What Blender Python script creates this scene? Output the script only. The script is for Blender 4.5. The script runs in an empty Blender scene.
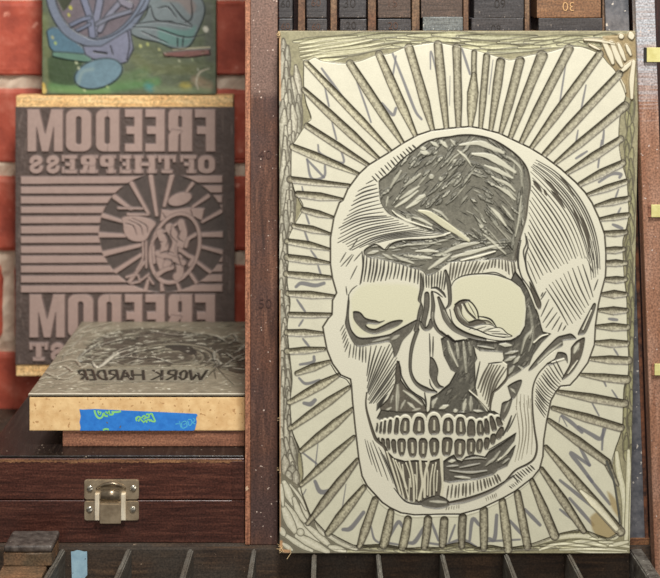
import math, random
import numpy as np

def lin(c):
    c = np.asarray(c, dtype=float) / 255.0
    return np.where(c <= 0.04045, c / 12.92, ((c + 0.055) / 1.055) ** 2.4)

def smooth(pts, n=6):
    """Catmull-Rom through the points"""
    if len(pts) < 3: return list(pts)
    P = [np.array(p, float) for p in pts]
    P = [2*P[0]-P[1]] + P + [2*P[-1]-P[-2]]
    out = []
    for i in range(1, len(P)-2):
        for k in range(n):
            t = k/n
            a, b, c, d = P[i-1], P[i], P[i+1], P[i+2]
            out.append(tuple(0.5*((2*b)+(c-a)*t+(2*a-5*b+4*c-d)*t*t+(3*b-a-3*c+d)*t**3)))
    out.append(tuple(P[-2]))
    return out

def vnoise(h, w, cell, seed, oct=3):
    r = np.random.RandomState(seed)
    out = np.zeros((h, w)); amp = 1.0; tot = 0
    for o in range(oct):
        c = max(cell / 2**o, 1.0)
        gh, gw = int(h/c)+3, int(w/c)+3
        g = r.rand(gh, gw)
        y = np.arange(h)/c; x = np.arange(w)/c
        yi = y.astype(int); xi = x.astype(int)
        fy = (y-yi)[:, None]; fx = (x-xi)[None, :]
        fy = fy*fy*(3-2*fy); fx = fx*fx*(3-2*fx)
        a = g[yi][:, xi]; b = g[yi][:, xi+1]; c2 = g[yi+1][:, xi]; d = g[yi+1][:, xi+1]
        out += amp*((a*(1-fx)+b*fx)*(1-fy)+(c2*(1-fx)+d*fx)*fy); tot += amp
        amp *= 0.55
    return out/tot

class Art:
    """a carved sheet: height (in canvas units, 0 = uncut face) and pigment per sample, some groove shading painted in"""
    def __init__(s, u0, v0, u1, v1, S, base, h0=0.0, T=None, seed=1):
        s.u0, s.v0, s.u1, s.v1, s.S = u0, v0, u1, v1, S
        s.nx = int(round((u1-u0)*S))+1; s.ny = int(round((v1-v0)*S))+1
        s.H = np.full((s.ny, s.nx), float(h0))
        s.C = np.empty((s.ny, s.nx, 3)); s.C[:] = lin(base)
        s.T = T or (lambda p: p)
        s.fine = vnoise(s.ny, s.nx, 1.5*S, seed, 2)
        s.mid = vnoise(s.ny, s.nx, 7*S, seed+5, 3)
        s.clip = None
    def box(s, pts, pad):
        xs = [p[0] for p in pts]; ys = [p[1] for p in pts]
        x0 = max(int((min(xs)-pad-s.u0)*s.S), 0); x1 = min(int((max(xs)+pad-s.u0)*s.S)+2, s.nx)
        y0 = max(int((min(ys)-pad-s.v0)*s.S), 0); y1 = min(int((max(ys)+pad-s.v0)*s.S)+2, s.ny)
        if x1 <= x0 or y1 <= y0: return None
        X = s.u0 + np.arange(x0, x1)/s.S; Y = s.v0 + np.arange(y0, y1)/s.S
        X, Y = np.meshgrid(X, Y)
        return (slice(y0, y1), slice(x0, x1)), X, Y
    def sd_stroke(s, pts, w):
        n = len(pts)
        if not hasattr(w, '__len__'): w = [w, w]
        tt = np.linspace(0, 1, n); ws = np.interp(tt, np.linspace(0, 1, len(w)), w)
        b = s.box(pts, max(ws)/2+1.5)
        if b is None: return None
        sl, X, Y = b
        sd = np.full(X.shape, 1e9); R = np.ones(X.shape)
        for i in range(n-1):
            (ax, ay), (bx, by) = pts[i][:2], pts[i+1][:2]
            dx, dy = bx-ax, by-ay; L = dx*dx+dy*dy+1e-9
            t = np.clip(((X-ax)*dx+(Y-ay)*dy)/L, 0, 1)
            d = np.hypot(X-ax-t*dx, Y-ay-t*dy)
            r = (ws[i]*(1-t)+ws[i+1]*t)/2
            q = d-r; m = q < sd
            sd = np.where(m, q, sd); R = np.where(m, r, R)
        return sl, sd, np.maximum(R, 0.05)
    def sd_poly(s, pts):
        b = s.box(pts, 2.0)
        if b is None: return None
        sl, X, Y = b
        inside = np.zeros(X.shape, bool); dist = np.full(X.shape, 1e9); n = len(pts)
        for i in range(n):
            ax, ay = pts[i][:2]; bx, by = pts[(i+1) % n][:2]
            c = ((ay > Y) != (by > Y))
            with np.errstate(divide='ignore', invalid='ignore'):
                xi = (bx-ax)*(Y-ay)/((by-ay) if by != ay else 1e-9)+ax
            inside ^= c & (X < xi)
            dx, dy = bx-ax, by-ay; L = dx*dx+dy*dy+1e-9
            t = np.clip(((X-ax)*dx+(Y-ay)*dy)/L, 0, 1)
            dist = np.minimum(dist, np.hypot(X-ax-t*dx, Y-ay-t*dy))
        return sl, np.where(inside, -dist, dist), np.full(X.shape, 3.0)
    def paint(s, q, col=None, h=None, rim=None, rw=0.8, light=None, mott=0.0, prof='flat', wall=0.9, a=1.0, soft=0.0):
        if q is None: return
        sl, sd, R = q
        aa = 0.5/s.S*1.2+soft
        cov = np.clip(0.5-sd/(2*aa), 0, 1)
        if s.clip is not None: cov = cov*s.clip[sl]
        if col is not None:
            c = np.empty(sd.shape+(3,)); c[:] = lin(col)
            if light is not None:  # brightens groove centres: lit floors partly painted into the colour
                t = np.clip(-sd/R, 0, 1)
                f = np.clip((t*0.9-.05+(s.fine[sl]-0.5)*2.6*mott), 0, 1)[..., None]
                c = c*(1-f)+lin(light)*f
            elif mott:
                c = c*(1+((s.fine[sl]-0.5)*1.4+(s.mid[sl]-0.5))[..., None]*mott)
            if rim is not None:  # dark edges: ink residue together with painted edge shade
                g = np.exp(-(sd/rw)**2)[..., None]
                c = c*(1-g)+lin(rim)*g
                cov = np.maximum(cov, np.exp(-(np.maximum(sd, 0)/rw)**2)*0.9*(s.clip[sl] if s.clip is not None else 1))
            k = (cov*a)[..., None]
            s.C[sl] = s.C[sl]*(1-k)+np.clip(c, 0, 1)*k
        if h is not None:
            if prof == 'round':
                t = np.clip(-sd/R, 0, 1); hh = h*np.sqrt(1-(1-t)**2)
            else:
                hh = h*np.clip(-sd/wall+0.15, 0, 1)
            if prof == 'raise':
                base = s.H[sl]; t = np.clip(-sd/wall+0.5, 0, 1)
                if s.clip is not None: t = t*s.clip[sl]
                s.H[sl] = base*(1-t)+h*t
            else:
                k = np.clip(0.5-sd*s.S*0.5, 0, 1)
                if s.clip is not None: k = k*s.clip[sl]
                s.H[sl] = np.where(k > 0, np.minimum(s.H[sl], hh*k), s.H[sl]) if prof != 'set' else s.H[sl]*(1-k)+h*k
    def stroke(s, pts, w, sm=True, **k):
        if len(pts) == 2 and hasattr(w, '__len__') and len(w) > 2:
            (ax, ay), (bx, by) = pts[0][:2], pts[1][:2]; sm = False
            pts = [(ax+(bx-ax)*k/6, ay+(by-ay)*k/6) for k in range(7)]
        p = [s.T(x) for x in (smooth(pts) if sm else pts)]
        s.paint(s.sd_stroke(p, w), **k)
    def poly(s, pts, sm=False, **k):
        if sm:
            p = list(pts); q = smooth(p[-2:]+p+p[:2]); n = 6; q = q[2*n:-2*n]
            pts = q
        s.paint(s.sd_poly([s.T(x) for x in pts]), **k)
    def mask_poly(s, pts):
        m = np.zeros((s.ny, s.nx)); q = s.sd_poly([s.T(x) for x in pts])
        sl, sd, R = q; m[sl] = np.clip(0.5-sd*s.S, 0, 1); return m

def resample(pts, n):
    P = np.array(pts, float); d = np.r_[0, np.cumsum(np.hypot(*np.diff(P, axis=0).T))]
    t = np.linspace(0, d[-1], n)
    return np.c_[np.interp(t, d, P[:, 0]), np.interp(t, d, P[:, 1])]

def hatch(guides, counts, n=8, jit=0.4, trim=0.06, seed=0):
    """lines blended between guide curves; yields polylines"""
    r = random.Random(seed); out = []
    G = [resample(smooth(g), n) for g in guides]
    for i in range(len(G)-1):
        last = i == len(G)-2
        m = counts[i]
        for k in range(m+(1 if last else 0)):
            t = k/m
            L = G[i]*(1-t)+G[i+1]*t
            a = r.uniform(0, trim); b = 1-r.uniform(0, trim)
            L = resample([tuple(p) for p in L], 40)[int(a*39):int(b*39)+1]
            L = resample([tuple(p) for p in L], n)
            ox, oy = r.uniform(-jit, jit), r.uniform(-jit, jit)
            out.append([(p[0]+ox, p[1]+oy) for p in L])
    return out
F = 1411.8; CZ = 0.4828
# ---- the big carved skull sheet (coordinates follow the photograph's frame; T squares them to the sheet)
def LR(v):
    t = (v-31.0)/(552.0-31.0)
    return 279.0+0.6*t, 640.3-10.3*t
def TS(p):
    L, R = LR(p[1]); return (279+(p[0]-L)/(R-L)*359.0, p[1])
CREAM = (216, 211, 189); INK = (50, 46, 39); GREY = (98, 94, 83); PENCIL = (106, 105, 110)

def skull_art(S=2.0):
    A = Art(279, 31, 638, 552.5, S, CREAM, T=TS, seed=3)
    rnd = random.Random(7)
    A.C *= (1+(A.mid-0.5)[..., None]*0.10+(A.fine-0.5)[..., None]*0.05)
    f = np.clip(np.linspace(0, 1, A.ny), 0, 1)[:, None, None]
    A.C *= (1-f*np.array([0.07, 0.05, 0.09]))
    def pencil(pts, w=3, a=0.75): A.stroke(pts, [w*0.7, w, w*0.8], col=PENCIL, a=min(a+.12,1), soft=0.15)
    def line(pts, w=1.2, h=-0.8, col=INK, a=0.95, sm=True):
        A.stroke(pts, [w*0.55, w, w, w*0.55], sm=sm, col=col, h=h, prof='round', a=a)
    def dark(pts, sm=True, col=GREY, h=-1.5): A.poly(pts, sm=sm, col=col, h=h, mott=0.4, rim=(56, 52, 44), rw=0.55, wall=0.8)
    def cream(pts, w, col=(216, 212, 190), a=0.95, h=-0.05):
        A.stroke(pts, [w*0.5, w, w*0.5] if w > 1.6 else w, col=col, a=a, h=h, prof='raise', wall=0.6)
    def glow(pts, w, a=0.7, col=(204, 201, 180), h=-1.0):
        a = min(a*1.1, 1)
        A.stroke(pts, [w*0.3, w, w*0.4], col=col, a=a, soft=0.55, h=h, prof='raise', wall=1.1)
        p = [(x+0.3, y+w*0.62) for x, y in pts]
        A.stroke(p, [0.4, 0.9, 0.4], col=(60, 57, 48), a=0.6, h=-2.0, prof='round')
    # pencil squiggles under the rays
    for w, pts in [
        (3, [(321.7,68.4),(333,84),(344,98.7)]), (2.2, [(325,88),(329,106)]), (2.2, [(332,122),(336.5,139)]), (2.2, [(357,82),(365,104),(371,122)]),
        (3.5, [(382,103),(392.6,114.5),(396,108)]), (3, [(392,52),(403.5,80.7),(415,110),(421.5,119)]), (2, [(430.5,69),(431,51.5),(438,78.5)]), (1, [(450,76),(449.6,105)]),
        (2.8, [(462,49),(470,74)]), (1.2, [(493,60),(489,94)]), (2, [(391,87),(396,56)]), (2, [(565.6,65),(560,101)]), (2.2, [(586,85),(581,110)]), (2, [(578,130),(576,141.5)]), (2.6, [(604,130),(602.7,143.7)]),
        (2.4, [(601.6,140),(598,167)]), (2.8, [(587,151),(576,158)]), (3.6, [(599,181.6),(611.7,173.7),(620.7,173.7),(619.6,177)]), (2.2, [(618.5,189),(615,198.5)]), (2.2, [(620.7,207.5),(617.3,214)]),
        (3.8, [(613,224),(622,227.7)]), (3, [(307,159),(311.6,178),(324,176),(325,165)]), (2.8, [(307,159),(324,177)]), (2.6, [(318,144.5),(321,153.5),(343,162.5),(340,147)]),
        (2, [(302,186),(304,196)]), (2.4, [(306,214),(309,223)]), (2.4, [(304,229),(309,243)]), (2.4, [(311,250),(317,258)]), (2.4, [(318,265),(321,274)]),
        (4.4, [(296,286),(301.5,282.5),(315,284.7),(324,282.5)]), (2.8, [(297,299),(305,310.6)]), (2.4, [(303,319),(299,325)]), (2.8, [(303,338),(309,345.5)]), (3.6, [(300,363.5),(313,361),(314,355.6)]),
        (3.2, [(299,377),(306,382.6),(319.5,379)]), (5, [(304,402),(310.5,403),(315,399)]), (2.4, [(303,451.7),(317,462.6)]), (1.4, [(318,442),(315,468)]), (5, [(315,480),(321.4,490.7),(338.6,486)]),
        (1.3, [(346,483),(341.6,511)]), (5, [(343,528),(351,526.5),(363.5,511)]), (2.5, [(371,525),(374,537),(379.5,541.5)]), (4, [(390,534.5),(398,520.7),(402.5,525)]),
        (4.6, [(409,541.5),(415,540),(424,526)]), (3.2, [(431.5,520.7),(438.4,538.7)]), (2.6, [(455,523.5),(449,540)]), (4.2, [(469.7,538.7),(472.5,518),(479.4,523.5)]),
        (4.4, [(489,537),(494.6,537),(496.7,513.8)]), (4, [(510,519.3),(522,533)]), (4.2, [(525,508),(540,523.5)]), (4.2, [(560,479),(580,495),(600,511)]), (4, [(569.7,497),(593,523.5)]),
        (3.8, [(587.7,475),(610,502.7)]), (3.2, [(560,508),(572.5,518)]), (1.4, [(559,421),(561,415),(567,425)]), (4.2, [(562,414.5),(571,421),(582,431)]), (4.6, [(578.4,425.6),(591,433),(600.6,437.4),(604.7,427.7)]),
        (2.6, [(603,427.7),(602,448.4)]), (2, [(591,400),(599,414.5)]), (4, [(580,446.4),(589.5,463.7)]), (4.4, [(589.5,464),(571,451.6),(580,464),(592,480)]),
        (2.2, [(602,376),(606,385)]), (2.2, [(614,348),(618,354)]), (3.5, [(609,318),(617,319)]), (2, [(612,389),(618,398)]),
        (1.5, [(305,520),(301,500),(306,488)]), (3, [(425,541),(445,543),(462,538),(476,545)]), (2.5, [(380,540),(398,543)]), (2.5, [(484,540),(520,538)])]:
        pencil(pts, w)
    # tan stain on the lower right corner
    for p in ([(590,516),(601,510),(612,524),(618,531),(608,537),(597,534),(592,527)], [(607,490),(617,500),(619,516),(611,505)]):
        A.poly(p, sm=True, col=(160, 138, 88), a=0.8, soft=1.0)
    # ---- border band: gouged away, clipped between the outer edge and the scalloped inner line
    inner = [(304,64),(309,60),(315,57.5),(323,61),(345,63.5),(360,61),(375,55.5),(390,53.5),(408,46.5),(435,42.5),(455,46),(480,51.5),(502,58),(512,60),(528.5,55.5),(549,52),(567,47),(582,47),(600,54),(608,63),(616,72),(626,96),
        (621,110),(619,140),(622,162),(627,180),(628.4,198),(629,216),(625,234),(623,243),(624,270),(625,282),(627,300),(627.5,330),(629,361),(628,376),(624,389),(622.5,427),(615.4,448.6),(612,468),(619,505),(621,529.6),(608.5,537),(583.6,529),(566,531),
        (555.5,534),(533.7,542),(520,545),(505,546.5),(490,544),(478,546),(465,541),(450,543),(440,546),(425,546),(405,547),(395,545),(380,543),(354,544),(332,533),(326,531),(310.5,514),(301,489),(303,473),(300,450),(292,430),(290,402),
        (292,380),(290,359),(287,327),(290,303),(287,282),(288,262),(288,239),(294,225),(303,207),(295,192),(291,178),(291.5,147),(295,141),(306,124),(311,118),(306,103),(303.7,87.5),(303.5,70)]
    m = A.mask_poly(inner); A.clip = 1-m
    A.poly([(275,25),(645,25),(645,560),(275,560)], col=(150, 144, 114), h=-2.4, mott=0.35)
    def lens(pts, w, col=(196, 190, 160), rim=(92, 85, 66), h=-3.0):
        A.stroke(pts, [w*0.35, w, w*0.8, w*0.3], col=(int(col[0]*0.86), int(col[1]*0.86), int(col[2]*0.82)), light=col, mott=0.45, rim=rim, rw=0.5, h=h, prof='round')
    def band(c0, c1, step, L0, L1, w, dark_, light_, wob):
        """rows of short overlapping gouges between two guide curves"""
        a = resample(smooth(c0), 120); b = resample(smooth(c1), 120)
        tot = float(np.hypot(*np.diff(a, axis=0).T).sum())
        n = int(tot/step)
        for k in range(n):
            t0 = (k+rnd.uniform(-.4, .4))/n; f = rnd.random(); f2 = min(max(f+rnd.uniform(-wob, wob), 0), 1)
            t1 = t0+rnd.uniform(L0, L1)/tot
            i0, i1 = int(min(max(t0, 0), 1)*119), int(min(max(t1, 0), 1)*119)
            if i1-i0 < 2: continue
            im = (i0+i1)//2
            p0 = a[i0]*(1-f)+b[i0]*f; p2 = a[i1]*(1-f2)+b[i1]*f2; pm = (a[im]*(1-(f+f2)/2)+b[im]*(f+f2)/2)+np.array([rnd.uniform(-.8, .8), rnd.uniform(-.8, .8)])
            g = rnd.uniform(.88, 1.06)
            A.stroke([tuple(p0), tuple(pm), tuple(p2)], [w*.35, w*rnd.uniform(.8, 1.15), w*.9, w*.3], col=[int(c*g) for c in dark_], light=[min(int(c*g), 255) for c in light_], mott=.35, rim=(88, 82, 70), rw=.6, h=-3.0, prof='round')
    band([(281,36),(282,120),(281,200),(281,300),(281,400),(281,480)], [(296,60),(299,120),(294,190),(288,300),(290,400),(298,485)], 4.2, 34, 75, 8.5, (134,128,110), (206,201,180), .2)
    band([(292,37),(350,35),(450,34),(540,36),(620,36)], [(300,60),(340,58),(400,46),(500,52),(580,44),(612,50)], 7.0, 34, 80, 6.5, (150,146,112), (204,200,164), .25)
    band([(634,95),(633,180),(633,300),(632,460)], [(624,105),(627,180),(627,300),(624,460)], 6.5, 16, 34, 6, (122,118,88), (166,162,122), .3)
    band([(330,550),(420,550),(520,549),(620,548)], [(345,547),(420,547),(520,546),(600,536)], 5.5, 20, 42, 4.5, (150,146,112), (206,202,166), .3)
    # top left: long sweeping gouges
    for L in hatch([[(297,44),(325,40),(362,36)], [(298,52),(330,47),(376,39)], [(298,61),(325,55),(360,51),(396,44)]], [2,2], jit=0.3, seed=2):
        lens(L, 6.0, col=(205, 200, 168)); line([(x, y+3.0) for x, y in L], 0.9, h=-2.6, col=(84, 78, 60))
    # top right corner: pale chips left standing in brown
    A.poly([(603,36),(637,33),(637,60),(634,100),(626,96),(616,72),(602,54)], col=(150, 132, 96), h=-2.2, mott=0.3)
    for pts, w in [([(604,42),(610,54),(613,63)],5), ([(612,43),(618,58),(622,66)],5), ([(619,45),(625,60)],4), ([(627,46),(631,55)],3.5), ([(631,63),(620,73)],4), ([(634,62),(632,80),(632,98)],4.5), ([(620,80),(625,92)],4.5),
                   ([(621,36),(622,37)],4.5), ([(631,34),(632,38)],5.5), ([(585,40),(600,41),(615,44)],2.6), ([(590,45),(600,50)],2.6)]:
        A.stroke(pts, [w*1.0, w*1.3, w*0.8], col=(216, 208, 182), rim=(120,104,74), rw=.6, h=-0.4, prof='raise', wall=1.6)
    # bottom left corner: broad crossing petals
    A.poly([(279,470),(300,486),(328,531),(345,540),(340,556),(276,556)], col=(120, 114, 96), h=-2.6)
    for pts, w in [([(284,482),(288,492),(293,503)],6.5), ([(294,498),(299,512),(306,522)],5), ([(281,500),(292,514),(300,526),(318,540)],6.5), ([(284,508),(289,520),(295,531)],7), ([(301,503),(306,513),(309,519)],3.6),
                   ([(299,488),(307,500),(313,508)],4), ([(283,533),(300,544),(312,550)],4.5), ([(297,535),(312,543),(328,551)],6.5), ([(306,524),(322,538),(330,545)],5), ([(316,518),(321,527),(324,533)],6.5), ([(312,510),(309,524)],2.6), ([(300,531),(301,532)],5.5),
                   ([(328,534),(342,541),(356,548)],6), ([(330,546),(345,550)],5), ([(281,528),(284,534)],5), ([(283,543),(292,549)],4), ([(281,484),(283,505)],3.6), ([(290,484),(300,497),(306,509)],2.8)]:
        A.stroke(pts, [w*0.9, w*1.4, w*1.35, w*0.8], col=(190, 186, 162), light=(224, 220, 198), mott=0.3, rim=(84, 79, 64), rw=0.55, h=-2.2, prof='round')
    # bottom right corner: pale flowing gouges
    for pts, w in [([(533,544),(555,537),(583,535),(610,541)],5), ([(560,545),(585,541),(606,546)],4), ([(608,538),(616,536),(619,531)],4.5), ([(624,532),(625,500),(619,470),(617,452)],5.5), ([(629,450),(629,500),(626,545)],5.5), ([(633,470),(632,510),(631,548)],4.5), ([(600,541),(615,543),(629,546)],4), ([(540,549),(560,543),(590,546)],3.5), ([(575,550),(600,552),(628,551)],3), ([(590,532),(598,537)],3), ([(560,549),(600,548),(627,550)],3), ([(610,545),(628,541)],4)]:
        A.stroke(pts, [w*0.7, w*1.25, w*1.2, w*0.8], col=(198, 194, 160), light=(224, 220, 194), mott=0.3, rim=(96, 90, 66), rw=0.5, h=-2.2, prof='round')
    A.clip = None
    A.stroke(inner+[inner[0]], 1.1, col=(84, 79, 66), h=-1.6, prof='round', a=0.8)
    # brown smudges + ochre edge
    for pts, w in [([(281,541),(281.5,549),(289,550.5)],3.0), ([(279.5,36),(280,100)],1.6), ([(279.5,290),(280,530)],1.0)]:
        A.stroke(pts, w, col=(206, 158, 112), a=0.8, soft=0.5)
    # ---- rays: (outer, inner, [widths outer..inner], lightness)
    rays = [((306,62.7),(390,150.5),[5.5,7.5,8,4],.8), ((303.7,89.7),(378,158),[5,8,8.5,4],.5), ((307,125.7),(368.5,165),[6,7,4],.4), ((292.5,146.7),(359,174),[6.5,8.5,7,3.5],.6), ((290,179.4),(349,185.5),[7,6.5,4],.4),
        ((298,194),(342,199),[7,8.5,3],.4), ((303.7,209.7),(333,217),[6,7,3],.4), ((293.6,225.5),(330,233.5),[5,7.5,3],.4), ((287,241),(329.6,249),[6,7.5,3],.45), ((287,257),(329,262.5),[7,8,3],.45),
        ((286,273.5),(330,277),[6,8,4],.5), ((288,293),(334,296),[6,8,4],.55), ((290,314),(332,314.4),[5.5,6,4.5],.4), ((287,332),(323,333),[6.5,8,4],.55), ((287,351),(324,348.4),[6,7.5,4],.6),
        ((297,372.5),(329.6,361),[5,8,4],.6), ((289,402),(339,374),[5,8,9,4],.7), ((290,428),(349,386.5),[5,8,8.5,4],.6), ((301,450),(352.6,408),[5,9,9,4],.6), ((301,484),(354,436),[4,8,7.5,4],.45),
        ((307.4,523),(357.5,459),[4,9,9,4.5],.4), ((328,532),(364,486),[7,10,9,5.5],.65), ((359.4,545.6),(375.3,498.5),[5.5,9,8,7],.55), ((383.7,544),(391,510),[9,9.5,6.5],.6), ((402.5,546),(408,518),[8.5,9,7.5],.65),
        ((424.5,546),(428,518),[7,8,8],.4), ((442.6,544),(444.3,519),[7,8.5,8],.35), ((462,545.6),(462.7,516),[6,8,8],.1), ((484,547),(483.8,509),[7,8.5,8],.45), ((508.4,549),(502.3,500),[8,9.5,7],.6),
        ((527.8,545.6),(517.4,492),[8,8.5,7],.55), ((555,535),(531.5,479),[9,9,5],.5), ((584,530),(541.5,468),[6,9,5],.5), ((621,531),(546,446),[9,10,9,4.5],.55), ((618,484),(607,461),[3,7],.2), ((607,461),(549,419.5),[7.5,9,4.5],.35),
        ((621,427),(553,407),[8,9,4.5],.4), ((625,403),(558,391),[8,9,4.5],.4), ((627,379),(580,373.6),[9,8,3],.5), ((629,360),(590,358),[8,8.5,4],.5), ((627,343),(595,342),[6,8.5,4],.5), ((628,327),(597,326),[6,8.5,4],.45),
        ((627,310),(600,309.5),[5,8.5,4],.4), ((626,294),(603,293.7),[5,8.5,4],.4), ((626,279),(606,279),[5,7.5,5],.35), ((626,263),(606,263),[5,7.5,6],.35), ((624,249),(606,250),[5,7.5,6],.3), ((626,232),(604,233),[5.5,7,5],.3),
        ((628,215),(600.5,219),[6,7,4],.3), ((629,198.5),(596,205.5),[6,7.5,3],.3), ((626,181.6),(588,194.5),[6,7.5,4],.3), ((623,163),(580.5,184),[7,9,5.5],.35), ((621,139),(567,173),[7,9,4.5],.35), ((625,106),(556,162.5),[9,8.5,8.5,4],.35),
        ((619.6,74),(545,154),[7.5,8.5,9,6],.4), ((600,54),(531.5,147.5),[7.5,9,9,4.5],.4), ((569,49),(521.5,142),[9,9,9,5],.3), ((542,56),(510.5,137),[11,9,8.5,5],.3), ((520,61),(501,132),[9,9,8.5,4.5],.3), ((500.7,61.6),(491,128.5),[8.5,9,7,4.5],.3),
        ((486.7,56),(480.6,127),[6.5,6.5,6.5,4],.3), ((474.3,52),(474,75),[5,5],.3), ((474,75),(470.5,127),[5,11,9,4],.6), ((456.8,48),(458.6,127),[8.5,7.5,8,5],.35), ((438,44.5),(446.5,128),[8,9,7.5,5],.4), ((409,48),(432.5,129.5),[8.5,8.5,9.5,4.5],.5),
        ((379,54),(415.5,135.5),[7,9,9,4.5],.7), ((350,63.5),(402,142),[7.5,9,9,4.5],.6)]
    for o, i, w, l in rays:
        mx, my = (o[0]+i[0])/2+rnd.uniform(-.5, .5), (o[1]+i[1])/2+rnd.uniform(-.5, .5)
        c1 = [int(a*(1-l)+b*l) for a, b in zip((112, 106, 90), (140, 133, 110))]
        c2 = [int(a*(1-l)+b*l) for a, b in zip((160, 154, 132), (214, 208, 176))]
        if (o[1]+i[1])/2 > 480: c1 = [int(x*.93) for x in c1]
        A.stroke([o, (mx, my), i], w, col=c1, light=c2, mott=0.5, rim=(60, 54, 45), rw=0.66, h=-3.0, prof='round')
    A.stroke([(581,490),(600,508),(617,528)], [3,8,7,5], col=(206,200,170), light=(224,219,194), mott=.3, h=-2.4, prof='round', rim=(90,84,66), rw=.5)
    A.stroke([(607,461),(614,480),(618,505),(620,522)], [2.5,2.5,2], col=(84,84,76), h=-2, prof='round')
    # ---- skull silhouette
    out = [(343,200),(347.7,189),(358.8,174),(368.4,165),(389,152.5),(402.5,143.5),(417.7,135),(431.5,130.4),(452,128),(470,126.5),(480.8,128.3),(498.8,133),(515.4,140.8),(530,147.7),(543.8,156),(560.5,168.4),(575.7,182),(585,192),(592,202.5),(599,217.7),
        (604.7,234),(606,252),(606,268),(605.4,277),(601.3,292),(598.5,304),(595.5,325),(594.6,344),(588,362),(577,377),(570,384.5),(560.5,385.4),(556,391),(551,400),(546.6,421),(543.8,439),(543,455.4),(539.7,468),(533,476.4),(515.4,490),(504,496.5),
        (480.8,507.5),(460.6,513),(445,513),(415,513.8),(401,511.7),(390,506.5),(382.3,501.3),(367,484.7),(362,475),(358.8,458),(355.3,427.7),(352.5,400),(351.5,385),(350.4,378.4),(340.8,374.3),(332.5,363),(327,349.4),(324,334),(322.8,326.4),(328.3,318),
        (332,314),(332.5,300),(336.6,292.5),(332.5,278),(330.4,264),(330.4,238),(333.8,217.7),(339.4,202.5),(343,200)]
    A.poly(out, sm=False, col=(217, 213, 192), h=-0.001, prof='set')
    A.C *= 1.0
    A.stroke(out, 1.7, sm=False, col=(84, 78, 66), h=-1.6, prof='round')
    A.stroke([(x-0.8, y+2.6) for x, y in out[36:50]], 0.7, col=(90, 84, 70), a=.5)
    A.stroke([(351,385.4),(346,378.5),(338,374.6),(331,364)], 1.0, col=INK, h=-1, prof='round')
    for orb in ([(350,300),(362,285),(385,283),(416,286),(420,305),(416,318),(404,324),(390,331),(360,335),(352,326)], [(452,290),(458,279),(470,275),(495,275),(512,281),(523,292),(525,312),(520,330),(508,337),(480,331),(460,322),(452,306)]):
        A.poly(orb, sm=True, col=(212, 209, 178), a=.85, soft=2.0)
    # ---- hatching
    def H(g, n, w=1.25, seed=0, jit=0.35, trim=0.06, **k):
        n = [max(2, int(round(c*.84))) if c > 3 else c for c in n]
        for L in hatch(g, n, seed=seed, jit=jit, trim=trim): line(L, w*1.08*rnd.uniform(0.75, 1.25), **k)
    # right cranium, upper family and lower family
    H([[(536,160),(556,172),(577,194),(592,222),(599,250),(600,276)], [(531,168),(548,184),(568,208),(582,236),(590,264)], [(530,188),(546,210),(562,236),(574,262)], [(529,212),(543,236),(563,268)], [(528,238),(548,274)], [(527,260),(537,284)]], [8,6,5,5,4], 1.25, 1)
    H([[(545,286),(558,306),(570,328)], [(555,278),(567,298),(581,319)], [(568,271),(576,291),(587,310)], [(582,262),(588,280),(593.5,298)]], [4,4,3], 1.1, 2)
    for pts, w in [([(578,212),(584,224),(588,238),(589.5,254)],3.6), ([(544,178),(552,186),(560,198)],3), ([(551,190),(558,198),(565,208)],3.5), ([(533,180),(542,192)],3.6), ([(544,189),(547,196)],2.5), ([(572,205),(577,218),(583,236)],2.2), ([(560,176),(568,186),(574,196)],2.2)]:
        A.stroke(pts, [0.6, w, w, 0.6], col=(86,80,68), h=-1.4, prof='round')
    for pts in [[(546,291),(541,299)], [(549,299),(541,316)], [(553,307),(543,322)], [(557,312),(546,327)], [(560,316),(552,329)], [(562,322),(558,331)], [(543,292),(541,296)], [(598,279),(594,290)], [(589,263),(593,272)], [(566,325),(563,330)]]: line(pts, 1.4)
    H([[(592,240),(596,255),(598,276)], [(586,256),(590,264),(592,280)]], [4], 1.0, 12)
    # left cranium
    H([[(358,191),(366,187),(377,184)], [(346,216),(360,209),(382,203)], [(339,227.4),(360,218),(389,215)], [(336,243),(365,229),(404,221)], [(352,250),(380,237),(428,229.5)], [(374,243),(400,237),(447,233.5)]], [6,3,5,6,4], 1.45, 3)
    H([[(372,176),(377.5,182)], [(390,159),(395.5,166)], [(412,145),(416,149)]], [7,8], 1.5, 4, trim=.15)
    for pts in [[(366,183.7),(374,179.5)], [(346,252),(340,262)], [(352,254),(341,266)], [(353.5,254.5),(346,266)], [(361.5,252),(354,260.6)], [(357,265.5),(350.4,278.7)], [(346,286),(347,294.6)], [(357,285),(352,289),(348.5,294.5)], [(358,238),(350,250)], [(390,243),(384,250)]]: line(pts, 1.2)
    line([(348.7,294),(348.3,305),(347,314)], 2.0)
    # brow fringe
    H([[(364,251),(363,266),(360.5,284)], [(381,259),(380,270),(377,281)], [(400,262),(399,270),(397,279)], [(419,268),(418,284)]], [6,6,6], 1.7, 5)
    line([(362,251),(363,266),(360,284)], 1.8)
    H([[(423,273),(424,287)], [(447,270),(444,290)]], [9], 1.6, 6)
    H([[(451,262),(449,281)], [(470,260),(464,276)], [(484,262),(478,273)], [(496,258),(495,268)], [(514,260),(517,281)]], [6,5,5,7], 1.9, 7, col=(84,78,66))
    # left eye lashes, cheek
    H([[(344,324),(340,331)], [(349,341),(345,351)]], [6], 1.0, 8)
    H([[(351,343),(349,357)], [(366,346),(365.7,362.5)]], [6], 1.4, 9)
    H([[(371,345),(369,360),(366.5,377)], [(382,344),(375,362),(367,388)], [(393,344),(380,370),(367,395)], [(397,357),(382,380),(367,403)], [(396,371),(387,385),(372,404)], [(394,383),(388,391),(379,401)]], [2,3,3,3,2], 1.5, 10)
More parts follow.
